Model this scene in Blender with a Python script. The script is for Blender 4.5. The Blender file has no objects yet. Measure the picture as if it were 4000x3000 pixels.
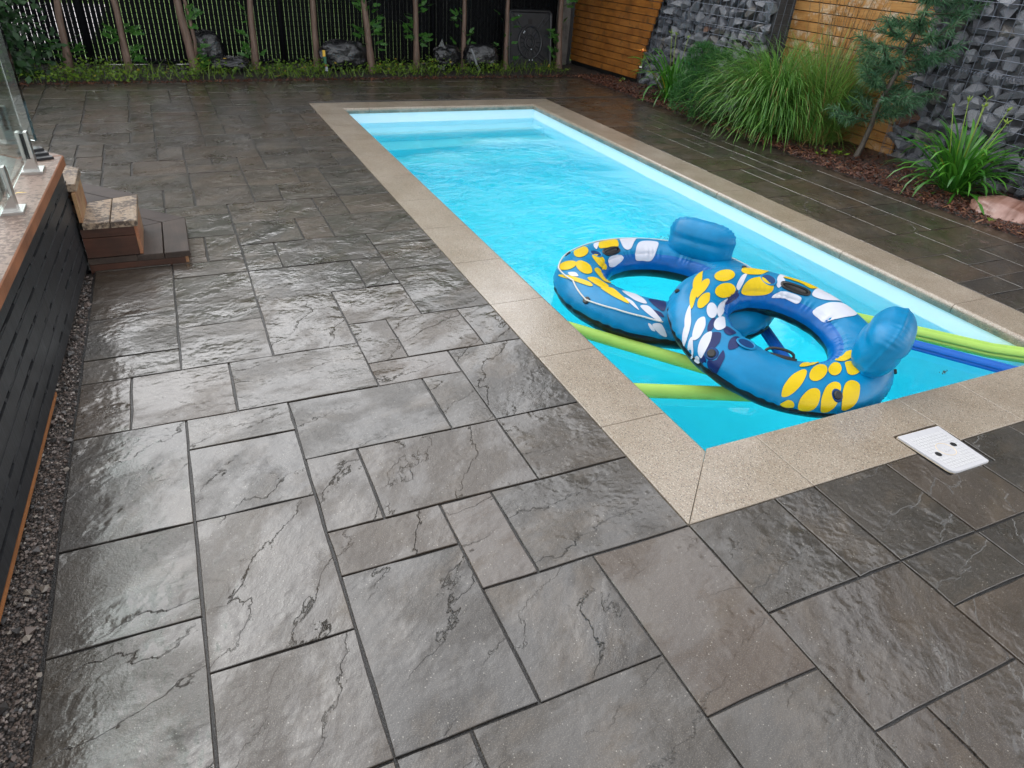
import bpy, bmesh, math, random, json
from mathutils import Vector, Matrix, Euler, noise

random.seed(7)
R = random.random
def U(a, b): return a + (b - a) * R()
sc = bpy.context.scene
col = sc.collection

# ------------------------------------------------------------------ camera
yaw, pitch, roll = 0.463652806, -0.572088606, 0.0745868582
fw = Vector((math.sin(yaw)*math.cos(pitch), math.cos(yaw)*math.cos(pitch), math.sin(pitch)))
rt = Vector((math.cos(yaw), -math.sin(yaw), 0)); up = rt.cross(fw)
r2 = rt*math.cos(roll) + up*math.sin(roll); u2 = -rt*math.sin(roll) + up*math.cos(roll)
cam_d = bpy.data.cameras.new('camera'); cam = bpy.data.objects.new('camera', cam_d); col.objects.link(cam)
cam_d.sensor_width = 36; cam_d.lens = 2654.024/4000*36; cam_d.clip_start = 0.05; cam_d.clip_end = 500
M = Matrix((r2, u2, -fw)).transposed().to_4x4(); M.translation = Vector((-1.25857, -1.17502, 1.52514))
cam.matrix_world = M
sc.camera = cam

# ------------------------------------------------------------------ overcast daylight
SUN_EL, SUN_AZ = math.radians(48), math.radians(-20)          # high sun behind even cloud
w = bpy.data.worlds.new('World'); sc.world = w; w.use_nodes = True
wn = w.node_tree.nodes; wl = w.node_tree.links; wn.clear()
sky = wn.new('ShaderNodeTexSky'); sky.sky_type = 'NISHITA'; sky.sun_disc = False
sky.sun_elevation = SUN_EL; sky.sun_rotation = SUN_AZ; sky.air_density = 1.0; sky.dust_density = 1.0; sky.ozone_density = 1.0
hs = wn.new('ShaderNodeHueSaturation'); hs.inputs['Saturation'].default_value = 0.16
bg = wn.new('ShaderNodeBackground'); bg.inputs['Strength'].default_value = 0.15
wo = wn.new('ShaderNodeOutputWorld')
wl.new(sky.outputs[0], hs.inputs['Color']); wl.new(hs.outputs[0], bg.inputs[0]); wl.new(bg.outputs[0], wo.inputs[0])
sd = bpy.data.lights.new('sun', 'SUN'); sd.energy = 0.5; sd.angle = math.radians(110); sd.color = (1, .97, .93)
sun = bpy.data.objects.new('sun', sd); col.objects.link(sun)
sun.rotation_euler = Vector((math.sin(SUN_AZ)*math.cos(SUN_EL), math.cos(SUN_AZ)*math.cos(SUN_EL), math.sin(SUN_EL))).to_track_quat('Z', 'Y').to_euler()
vs = sc.view_settings; vs.view_transform = 'Standard'; vs.look = 'None'; vs.exposure = 1.38; vs.gamma = 1; vs.use_curve_mapping = False
cy = sc.cycles; cy.use_denoising = True; cy.max_bounces = 18; cy.diffuse_bounces = 10; cy.glossy_bounces = 8
cy.transmission_bounces = 10; cy.transparent_max_bounces = 12; cy.volume_bounces = 0; cy.caustics_reflective = True; cy.caustics_refractive = True
cy.sample_clamp_indirect = 6; cy.blur_glossy = 0.0

# ------------------------------------------------------------------ node helpers
class N:
    def __init__(s, name):
        s.m = bpy.data.materials.new(name); s.m.use_nodes = True; s.t = s.m.node_tree; s.t.nodes.clear()
        s.out = s.t.nodes.new('ShaderNodeOutputMaterial')
    def n(s, ty, ins=None, **kw):
        x = s.t.nodes.new(ty)
        for k, v in kw.items(): setattr(x, k, v)
        for k, v in (ins or {}).items(): s.set(x, k, v)
        return x
    def set(s, x, k, v):
        i = x.inputs[k]
        if isinstance(v, bpy.types.NodeSocket): s.t.links.new(v, i)
        elif hasattr(v, 'outputs'): s.t.links.new(v.outputs[0], i)
        else:
            if isinstance(v, tuple) and len(v) == 3 and i.type == 'RGBA': v = (*v, 1)
            i.default_value = v
    def obj(s): return s.n('ShaderNodeTexCoord').outputs['Object']
    def rnd(s): return s.n('ShaderNodeObjectInfo').outputs['Random']
    def math(s, op, a, b=0.0, c=0.0, clamp=False):
        return s.n('ShaderNodeMath', {0: a, 1: b, 2: c}, operation=op, use_clamp=clamp).outputs[0]
    def vm(s, op, a, b=(0, 0, 0)):
        return s.n('ShaderNodeVectorMath', {0: a, 1: b}, operation=op).outputs[0]
    def mapp(s, v, scale=(1, 1, 1), rot=(0, 0, 0), loc=(0, 0, 0)):
        return s.n('ShaderNodeMapping', {'Vector': v, 'Scale': scale, 'Rotation': rot, 'Location': loc}).outputs[0]
    def noise(s, v, scale, detail=4, rough=.5, dist=0.0, color=False):
        x = s.n('ShaderNodeTexNoise', {'Vector': v, 'Scale': scale, 'Detail': detail, 'Roughness': rough, 'Distortion': dist})
        return x.outputs['Color' if color else 'Fac']
    def voro(s, v, scale, feature='F1', out='Distance', rand=1.0):
        x = s.n('ShaderNodeTexVoronoi', {'Vector': v, 'Scale': scale, 'Randomness': rand}, feature=feature)
        return x.outputs[out]
    def ramp(s, f, stops, interp='LINEAR'):
        x = s.n('ShaderNodeValToRGB', {'Fac': f}); cr = x.color_ramp; cr.interpolation = interp
        while len(cr.elements) < len(stops): cr.elements.new(.5)
        for e, (p, c) in zip(cr.elements, stops):
            e.position = p; e.color = (c, c, c, 1) if not isinstance(c, tuple) else (*c, 1)
        return x.outputs[0]
    def rng(s, f, a, b, c=0.0, d=1.0, smooth=False):
        return s.n('ShaderNodeMapRange', {0: f, 1: a, 2: b, 3: c, 4: d}, interpolation_type='SMOOTHSTEP' if smooth else 'LINEAR').outputs[0]
    def mix(s, f, a, b, blend='MIX'):
        x = s.n('ShaderNodeMix', data_type='RGBA', blend_type=blend)
        s.set(x, 0, f); s.set(x, 6, a); s.set(x, 7, b); return x.outputs[2]
    def bump(s, h, strength=.5, dist=.01, normal=None):
        x = s.n('ShaderNodeBump', {'Height': h, 'Strength': strength, 'Distance': dist})
        if normal is not None: s.set(x, 'Normal', normal)
        return x.outputs[0]
    def pbr(s, **kw):
        x = s.n('ShaderNodeBsdfPrincipled')
        nm = {'base': 'Base Color', 'rough': 'Roughness', 'metal': 'Metallic', 'normal': 'Normal', 'coat': 'Coat Weight', 'coatr': 'Coat Roughness', 'coatn': 'Coat Normal', 'coati': 'Coat IOR',
              'ior': 'IOR', 'trans': 'Transmission Weight', 'spec': 'Specular IOR Level', 'sss': 'Subsurface Weight', 'sheen': 'Sheen Weight'}
        for k, v in kw.items(): s.set(x, nm[k], v)
        s.t.links.new(x.outputs[0], s.out.inputs[0]); return s.m

def simple(name, c, rough=.5, bscale=0, bstr=.3, var=0.0, metal=0.0, coat=0.0, vscale=6, bdist=.005, spec=.5):
    s = N(name); o = s.obj(); kw = {}
    base = c
    if var:
        f = s.noise(o, vscale, 5, .6)
        base = s.mix(s.rng(f, .3, .7), tuple(x*(1-var) for x in c), tuple(min(1, x*(1+var)) for x in c))
    if bscale: kw['normal'] = s.bump(s.noise(o, bscale, 5, .6), bstr, bdist)
    return s.pbr(base=base, rough=rough, metal=metal, coat=coat, spec=spec, **kw)

# ------------------------------------------------------------------ materials
def mat_paver():
    s = N('wet_riven_paver'); o = s.obj(); r = s.rnd()
    off = s.n('ShaderNodeCombineXYZ', {0: s.math('MULTIPLY', r, 37.0), 1: s.math('MULTIPLY', r, 91.0), 2: s.math('MULTIPLY', r, 53.0)})
    ang = s.math('ADD', s.math('MULTIPLY', s.math('SUBTRACT', r, .5), 1.1), -0.55)
    ro = s.n('ShaderNodeVectorRotate', {'Vector': o, 'Angle': ang}, rotation_type='Z_AXIS').outputs[0]
    st = s.vm('ADD', s.vm('MULTIPLY', ro, (1.0, 1.9, 1.0)), off)
    n1 = s.noise(st, 2.0, 8, .60, .12)
    amt = s.rng(s.noise(s.vm('ADD', o, off), 3.4, 4, .6), .42, .60, .0, 1)
    yy = s.n('ShaderNodeSeparateXYZ', {0: ro}).outputs[1]
    # cleft steps run along one direction: a gentle slope, then a sharp broken edge
    t = s.math('ADD', s.math('MULTIPLY', yy, 5.6), s.math('ADD', s.math('MULTIPLY', n1, 2.7), s.math('MULTIPLY', r, 9.0)))
    fr = s.math('FRACT', t)
    saw = s.math('SUBTRACT', s.rng(fr, .476, .524, 0, 1, True), fr)
    n2 = s.noise(st, 6.0, 6, .62, .1)
    grain = s.noise(o, 170, 3, .7); pit = s.noise(o, 45, 4, .6)
    h0 = s.math('ADD', s.math('MULTIPLY', s.math('MULTIPLY', saw, s.rng(s.noise(st, 1.3, 3),   .36, .64, .05, .36)), amt), s.math('ADD', s.math('MULTIPLY', n1, .42), s.math('MULTIPLY', n2, s.math('MULTIPLY', amt, .36))))
    h = s.math('ADD', h0, s.math('ADD', s.math('MULTIPLY', grain, .045), s.math('MULTIPLY', pit, .075)))
    # colour: grey-brown concrete, each stone its own tone, fine light aggregate
    tone = s.ramp(r, [(0, (0.061, 0.040, 0.024)), (.18, (0.030, 0.023, 0.017)), (.34, (0.071, 0.044, 0.024)), (.5, (0.047, 0.035, 0.022)), (.66, (0.083, 0.047, 0.023)), (.8, (0.036, 0.028, 0.019)), (.9, (0.057, 0.040, 0.025))], 'CONSTANT')
    blot = s.noise(s.vm('ADD', o, off), 3.0, 5, .6)
    c = s.mix(s.rng(blot, .3, .7), s.mix(.40, tone, (.022, .0205, .019)), s.mix(.35, tone, (.085, .065, .046)))
    c = s.mix(s.rng(s.noise(st, 3.2, 6, .65), .50, .72), c, (.105, .076, .048))
    fine = s.noise(o, 260, 2, .7)
    c = s.mix(s.rng(fine, .3, .7, .7, 0), c, s.mix(.75, c, (.014, .013, .012)))
    c = s.mix(s.rng(s.noise(o, 330, 2, .6), .56, .66, 0, .42), c, (.24, .205, .165))
    sp = s.voro(o, 95, out='Distance'); spc = s.voro(o, 95, out='Color')
    spm = s.math('MULTIPLY', s.rng(sp, .10, .20, 1, 0), s.rng(s.n('ShaderNodeSeparateColor', {0: spc}).outputs[0], .80, .86))
    c = s.mix(s.math('MULTIPLY', spm, .75), c, (.36, .33, .28))
    wet = s.noise(s.vm('ADD', o, off), 4.0, 4, .6)
    film_m = s.rng(s.noise(s.vm('ADD', st, (7, 3, 1)), 2.6, 7, .66, .1), .45, .55)
    c = s.mix(s.math('MULTIPLY', film_m, .38), c, s.mix(.5, c, (.012, .0095, .007)))
    rough = s.rng(wet, .35, .7, .25, .5)
    film = s.math('ADD', s.math('MULTIPLY', h0, 1.0), s.math('ADD', s.math('MULTIPLY', pit, .035), s.math('MULTIPLY', grain, .010)))
    return s.pbr(base=c, rough=rough, normal=s.bump(h, 1.0, .028), coat=s.rng(film_m, 0, 1, .45, 1.0), coatr=s.rng(film_m, 0, 1, .15, .025), coati=1.62, coatn=s.bump(film, .85, .018))

def mat_coping():
    s = N('exposed_aggregate_coping'); o = s.n('ShaderNodeNewGeometry').outputs['Position']
    big = s.noise(o, 2.4, 4, .6)
    c = s.mix(s.rng(big, .35, .68), (.255, .20, .142), (.35, .292, .228))
    for sc_, th, cc, w_ in ((150, .62, (.062, .052, .044), .85), (185, .70, (.58, .52, .42), .8), (130, .80, (.20, .11, .065), .8), (210, .55, (.13, .105, .08), .6), (260, .66, (.50, .44, .35), .6)):
        d = s.voro(o, sc_); cl = s.n('ShaderNodeSeparateColor', {0: s.voro(o, sc_, out='Color')}).outputs[1]
        m = s.math('MULTIPLY', s.rng(d, .28, .42, 1, 0), s.rng(cl, th, th+.04))
        c = s.mix(s.math('MULTIPLY', m, w_), c, cc)
    wet = s.noise(o, 3.2, 4, .6)
    z = s.n('ShaderNodeSeparateXYZ', {0: o}).outputs[2]
    alg = s.math('MULTIPLY', s.rng(z, -.03, -.012, 1, 0), s.rng(s.noise(o, 9, 4, .7), .35, .6))
    c = s.mix(s.math('MULTIPLY', alg, .75), c, (.045, .10, .085))
    hgt = s.voro(o, 120)
    return s.pbr(base=c, rough=.42, normal=s.bump(hgt, .25, .004), coat=s.rng(wet, .35, .7, 1.0, .5), coatr=.10, coatn=s.bump(hgt, .10, .003))

def mat_wood(name, c1, c2, c3, axis=1, rough=.45, coat=.4, gl=1.0, moss=None):
    s = N(name); o = s.obj(); r = s.rnd()
    off = s.n('ShaderNodeCombineXYZ', {0: s.math('MULTIPLY', r, 17.0), 1: s.math('MULTIPLY', r, 41.0), 2: s.math('MULTIPLY', r, 29.0)})
    p = s.vm('ADD', o, off)
    sc_ = [14.0, 14.0, 14.0]; sc_[axis] = .9
    g = s.noise(s.mapp(p, tuple(sc_)), 1.6*gl, 6, .65, .8)
    fine = s.noise(s.mapp(p, tuple(x*5 for x in sc_)), 1.5, 3, .6)
    b = s.noise(p, 4.5, 5, .65)
    c = s.mix(s.rng(g, .3, .7), c1, c2)
    c = s.mix(s.rng(b, .42, .70), c, c3)
    if moss: c = s.mix(s.rng(s.noise(p, moss[1], 5, .7), .53, .68), c, moss[0])
    h = s.math('ADD', s.math('MULTIPLY', g, .6), s.math('MULTIPLY', fine, .4))
    c = s.mix(s.rng(fine, .35, .65, .35, 0), c, s.mix(.6, c, (.01, .008, .006)))
    return s.pbr(base=c, rough=rough, normal=s.bump(h, .35, .004), coat=coat, coatr=.15, spec=.3)

def mat_water():
    s = N('pool_water'); o = s.n('ShaderNodeNewGeometry').outputs['Position']
    sx = s.n('ShaderNodeSeparateXYZ', {0: o}); x, y = sx.outputs[0], sx.outputs[1]
    def blob(cx, cy, rx, ry):
        dx = s.math('DIVIDE', s.math('SUBTRACT', x, cx), rx); dy = s.math('DIVIDE', s.math('SUBTRACT', y, cy), ry)
        return s.rng(s.math('ADD', s.math('MULTIPLY', dx, dx), s.math('MULTIPLY', dy, dy)), 0, 1, 1, 0, True)
    calm = .03
    a = s.math('ADD', s.math('MAXIMUM', blob(1.15, 3.4, 1.5, 1.9), s.math('MULTIPLY', blob(1.7, 4.6, 1.0, .9), .6)), calm)
    n1 = s.noise(s.mapp(o, (1.0, 1.35, 1)), 3.6, 3, .55, 1.6)
    n2 = s.noise(o, 13, 4, .6, 1.2); n3 = s.noise(s.mapp(o, (1.3, 1, 1), (0, 0, .6)), 1.5, 2, .5, .8)
    h = s.math('ADD', s.math('MULTIPLY', n1, 1.0), s.math('ADD', s.math('MULTIPLY', n2, .34), s.math('MULTIPLY', n3, 1.3)))
    h = s.math('MULTIPLY', h, a)
    g = s.n('ShaderNodeBsdfPrincipled', {'Base Color': (1, 1, 1), 'Roughness': .0, 'IOR': 1.33, 'Transmission Weight': 1.0, 'Normal': s.bump(h, .8, .060)})
    s.t.links.new(g.outputs[0], s.out.inputs[0])
    v = s.n('ShaderNodeVolumeAbsorption', {'Color': (.05, .980, .999), 'Density': 1.0})
    s.t.links.new(v.outputs[0], s.out.inputs[1])
    return s.m

def mat_glass():
    s = N('tinted_glass'); o = s.obj()
    d = s.rng(s.voro(o, 60), .06, .10, 1, 0)
    s.pbr(base=(.80, .90, .87), rough=.02, ior=1.5, trans=1.0, normal=s.bump(d, .25, .003))
    return s.m

def mat_leaf(name, c1, c2, c3=None, rough=.38, sss=0.0):
    # colour differs from leaf to leaf through a random value stored per leaf
    s = N(name); a = s.n('ShaderNodeAttribute', attribute_name='tint').outputs['Fac']
    c = s.mix(a, c1, c2)
    if c3: c = s.mix(s.rng(a, .90, .93), c, c3)
    b = s.n('ShaderNodeBsdfPrincipled', {'Base Color': c, 'Roughness': rough})
    t = s.n('ShaderNodeBsdfTranslucent', {'Color': c})
    m = s.n('ShaderNodeMixShader', {0: .28, 1: b.outputs[0], 2: t.outputs[0]})
    s.t.links.new(m.outputs[0], s.out.inputs[0]); return s.m

def mat_gabion_stone():
    s = N('grey_crushed_stone'); o = s.obj(); r = s.rnd(); off = s.n('ShaderNodeCombineXYZ', {0: s.math('MULTIPLY', r, 33.0), 1: s.math('MULTIPLY', r, 71.0)})
    p = s.vm('ADD', o, off)
    tone = s.ramp(r, [(0, (0.130, 0.134, 0.153)), (.25, (0.214, 0.222, 0.244)), (.5, (0.153, 0.160, 0.183)), (.7, (0.276, 0.283, 0.306)), (.86, (0.199, 0.183, 0.168)), (.95, (.22, .105, .06)), (.98, (.30, .29, .26))], 'CONSTANT')
    n = s.noise(p, 14, 6, .65); v = s.noise(s.mapp(p, (1, 1, 3.5)), 22, 4, .6, 1.0)
    c = s.mix(s.rng(n, .3, .7), s.mix(.6, tone, (.03, .031, .036)), tone)
    c = s.mix(s.rng(v, .60, .70, 0, .55), c, (.38, .385, .40))
    return s.pbr(base=c, rough=.34, normal=s.bump(s.math('ADD', n, s.math('MULTIPLY', v, .4)), .5, .012), coat=.25, coatr=.12)

def mat_gravel(name, cols, scale, rough=.6, bd=.02, coat=.2):
    s = N(name); o = s.n('ShaderNodeNewGeometry').outputs['Position']
    d = s.voro(o, scale); k = s.n('ShaderNodeSeparateColor', {0: s.voro(o, scale, out='Color')}).outputs[0]
    c = s.ramp(k, [(i/len(cols), x) for i, x in enumerate(cols)], 'CONSTANT')
    c = s.mix(s.rng(d, .35, .75), c, (.012, .010, .009))
    h = s.math('ADD', s.math('MULTIPLY', s.math('SUBTRACT', 1.0, d), .6), s.math('MULTIPLY', s.noise(o, scale*.35, 4, .6), .8))
    return s.pbr(base=c, rough=rough, normal=s.bump(h, .9, bd), coat=coat, coatr=.2)

def mat_bark(name, c1, c2):
    s = N(name); o = s.n('ShaderNodeNewGeometry').outputs['Position']
    n = s.noise(s.mapp(o, (30, 30, 5)), 1.3, 6, .7, .6)
    return s.pbr(base=s.mix(s.rng(n, .3, .7), c1, c2), rough=.6, normal=s.bump(n, .9, .012), coat=.15)

def mat_vinyl(name, c, rough=.33, var=.12):
    s = N(name); o = s.obj()
    dust = s.noise(o, 9, 5, .6); fine = s.noise(o, 420, 2, .6)
    cc = s.mix(s.rng(dust, .35, .7), tuple(x*(1-var) for x in c), tuple(min(1, x*(1+var)) for x in c))
    drops = s.math('MULTIPLY', s.rng(s.voro(o, 130), .12, .22, 1, 0), s.rng(s.n('ShaderNodeSeparateColor', {0: s.voro(o, 130, out='Color')}).outputs[0], .72, .78))
    h = s.math('ADD', s.math('MULTIPLY', fine, .12), s.math('ADD', drops, s.math('MULTIPLY', s.noise(o, 16, 3, .5), 1.2)))
    return s.pbr(base=cc, rough=rough+.02, normal=s.bump(h, .22, .004), spec=.3)

def mat_speckwood(name, light, dark, base):
    s = N(name); o = s.obj(); r = s.rnd(); off = s.n('ShaderNodeCombineXYZ', {0: s.math('MULTIPLY', r, 23.0), 1: s.math('MULTIPLY', r, 11.0)})
    p = s.vm('ADD', o, off)
    g = s.noise(s.mapp(p, (16, 2.0, 16)), 2.0, 5, .6, .5)
    sp = s.noise(p, 46, 4, .66); b = s.noise(p, 5, 3, .6)
    c = s.mix(s.rng(g, .3, .7), base, light)
    c = s.mix(s.rng(s.math('ADD', sp, s.math('MULTIPLY', s.math('SUBTRACT', b, .5), .7)), .46, .58), c, dark)
    return s.pbr(base=c, rough=.55, normal=s.bump(g, .3, .004), coat=.08, coatr=.25, spec=.3)

MT = dict(
    paver=mat_paver(), coping=mat_coping(), water=mat_water(), glass=mat_glass(), stone=mat_gabion_stone(),
    joint=mat_gravel('dark_joint_sand', [(.020, .019, .018), (.035, .032, .03), (.05, .046, .042), (.014, .014, .014)], 260, .4, .006, .4),
    shell=simple('pool_shell', (.74, .905, .965), .22, 0, 0, .02),
    soil=mat_gravel('bare_soil', [(.03, .022, .016), (.045, .034, .026), (.022, .018, .014), (.06, .046, .036)], 60, .7, .03),
    mulch=mat_gravel('red_mulch', [(.085, .028, .016), (.055, .020, .013), (.12, .045, .025), (.03, .016, .012), (.045, .043, .043)], 48, .6, .03),
    chip=None, lawn=simple('lawn_ground', (.16, .30, .045), .8, 40, .6, .35, vscale=1.5), pave_pale=simple('pale_driveway', (.74, .70, .69), .6, 30, .2, .1),
    gravel=mat_gravel('wet_gravel', [(.15, .115, .095), (.12, .10, .09), (.20, .155, .13), (.075, .065, .06), (.17, .13, .105)], 150, .5, .015, .3),
    black=simple('black_plastic', (.024, .025, .028), .36, 60, .25, .3, bdist=.003), slat=simple('black_vinyl_slat', (.004, .0045, .006), .7, 0, 0, .3, spec=.12),
    wire=simple('galvanised_wire', (.13, .147, .18), .42, 0, 0, .2, metal=.75), blackwire=simple('black_coated_wire', (.004, .004, .005), .6, spec=.15),
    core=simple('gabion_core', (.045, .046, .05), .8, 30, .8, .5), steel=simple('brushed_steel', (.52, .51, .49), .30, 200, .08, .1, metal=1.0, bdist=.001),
    rubber=simple('black_rubber', (.012, .012, .014), .35, 30, .1, .2),
    cladding=mat_wood('cedar_cladding', (.28, .105, .022), (.42, .165, .034), (.20, .070, .016), 1, .34, .5, 1.0, ((.13, .062, .022), 11)),
    cladding_pale=mat_wood('weathered_cladding', (.42, .20, .060), (.52, .28, .10), (.32, .135, .035), 1, .36, .5, 1.0, ((.60, .50, .38), 6)),
    post_wood=mat_wood('grey_post_wood', (.10, .092, .085), (.20, .185, .17), (.06, .055, .05), 2, .7, .1),
    step_dark=mat_wood('dark_wet_decking', (.042, .028, .021), (.072, .050, .039), (.028, .019, .016), 1, .55, .03),
    step_dark45=mat_wood('dark_wet_decking_edge', (.036, .025, .021), (.066, .048, .041), (.026, .018, .016), 0, .6, 0),
    step_side=mat_wood('red_brown_step_side', (.060, .022, .013), (.105, .042, .024), (.036, .018, .012), 0, .5, .2),
    riser=mat_wood('bleached_riser', (.36, .215, .095), (.47, .31, .155), (.29, .105, .045), 1, .55, .2, 1, ((.24, .10, .045), 14)),
    riser_red=mat_wood('red_riser', (.30, .110, .050), (.40, .165, .085), (.34, .22, .12), 1, .5, .2),
    step_speck=mat_speckwood('mottled_wet_tread', (.36, .285, .21), (.085, .062, .048), (.26, .18, .115)),
    cap=mat_speckwood('mottled_deck_cap', (.31, .225, .18), (.14, .095, .072), (.25, .175, .135)),
    cap_edge=simple('orange_cut_edge', (.25, .095, .040), .55, 40, .3, .3), deck_board=simple('grey_deck_board', (.21, .20, .185), .4, 50, .2, .3, coat=.3),
    fascia=mat_wood('black_textured_board', (.014, .0145, .016), (.044, .046, .050), (.022, .023, .025), 2, .5, .1, 2.2),
    orange_edge=simple('orange_raw_edge', (.30, .115, .036), .6, 40, .3, .3),
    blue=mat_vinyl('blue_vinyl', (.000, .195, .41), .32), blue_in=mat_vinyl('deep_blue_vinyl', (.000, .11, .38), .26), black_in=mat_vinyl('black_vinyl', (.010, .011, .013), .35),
    yellow=mat_vinyl('yellow_print', (.66, .46, .004), .36, .06), white=mat_vinyl('white_print', (.56, .58, .65), .38, .05), navy=mat_vinyl('navy_print', (.006, .018, .10), .34),
    cupblue=mat_vinyl('dark_blue_cup', (.003, .04, .15), .3), rope=simple('white_rope', (.62, .61, .58), .7, 120, .6), hblack=simple('black_handle', (.012, .012, .012), .38, 90, .2),
    noodle_g=simple('lime_foam', (.36, .58, .10), .6, 260, .15, .08), noodle_b=simple('blue_foam', (.004, .12, .50), .5, 260, .15, .08),
    lid=simple('white_plastic', (.52, .515, .53), .34, 0, 0, .03), lid_pad=simple('white_grip', (.55, .545, .55), .45), lid_edge=simple('yellowed_plastic', (.70, .58, .42), .5), dark=simple('shade_black', (.006, .006, .006), .5),  # dark: near-black paint for shade inside holes, recesses and behind gaps
    bag=simple('black_bag_film', (.010, .010, .012), .22, 22, .9, .3, coat=.5, bdist=.02), label_y=simple('yellow_label', (.70, .42, .03), .4), label_g=simple('green_label', (.02, .12, .06), .4), label_r=simple('red_label', (.45, .03, .03), .4), label_w=simple('pale_label', (.45, .5, .55), .35),
    bag_edge=simple('grey_bag_seam', (.16, .17, .18), .3, 30, .4, .2),
    cedar_bark=mat_bark('cedar_bark', (.085, .050, .036), (.21, .135, .10)), pine_bark=mat_bark('pine_bark', (.036, .029, .022), (.095, .075, .055)),
    cedar_leaf=mat_leaf('cedar_leaf', (0.028, 0.105, 0.0196), (0.084, 0.238, 0.035)), weed=mat_leaf('weed_leaf', (.045, .12, .012), (.19, .28, .022), (.30, .22, .03)),
    shrub_leaf=mat_leaf('shrub_leaf', (.010, .040, .012), (.03, .085, .022)), grass=mat_leaf('grass_blade', (0.0483, 0.169, 0.02576), (0.1851, 0.3783, 0.07245), (.26, .21, .07), .32),
    feather=mat_leaf('feather_grass_blade', (0.0847, 0.2002, 0.03388), (0.231, 0.3696, 0.077), (.30, .22, .075), .4), plume=mat_leaf('grass_plume', (.16, .10, .05), (.26, .175, .09)),
    lily=mat_leaf('lily_leaf', (0.028, 0.14, 0.0168), (0.105, 0.315, 0.0336), (.42, .33, .03), .30), mugo=mat_leaf('mugo_needle', (0.0224, 0.098, 0.0252), (0.07, 0.203, 0.0504)),
    pine=mat_leaf('pine_needle', (.034, .105, .044), (.11, .24, .125), (.11, .22, .10), .35), crown=mat_leaf('tree_crown_leaf', (.014, .035, .012), (.035, .07, .022)),
    boulder=None, dead=mat_leaf('dead_frond', (.20, .075, .02), (.34, .15, .05)), flower=simple('orange_petal', (.80, .30, .04), .4), bud=simple('green_bud', (.16, .24, .02), .4), flower_red=simple('red_petal', (.70, .06, .03), .4),
    shed=simple('dark_mass_wall', (.008, .009, .010), .6, 8, .3, .3), yleaf=simple('yellow_fallen_leaf', (.72, .46, .03), .4), debris=simple('dark_debris', (.03, .035, .025), .6),
)
def mat_boulder():
    s = N('pink_boulder'); o = s.obj()
    n = s.noise(o, 7, 6, .65); v = s.noise(s.mapp(o, (2.0, 14, 4), (0, 0, .5)), 1.0, 4, .55, .6)
    c = s.mix(s.rng(v, .38, .62), (.17, .075, .05), (.33, .19, .155)); c = s.mix(s.rng(n, .58, .72), c, (.13, .05, .032))
    return s.pbr(base=c, rough=.35, normal=s.bump(s.math('ADD', n, v), .4, .02), coat=.4, coatr=.2)
MT['boulder'] = mat_boulder()
MT['chip'] = mat_leaf('mulch_chip', (.055, .018, .011), (.15, .052, .026), (.24, .11, .05), .5)

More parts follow.
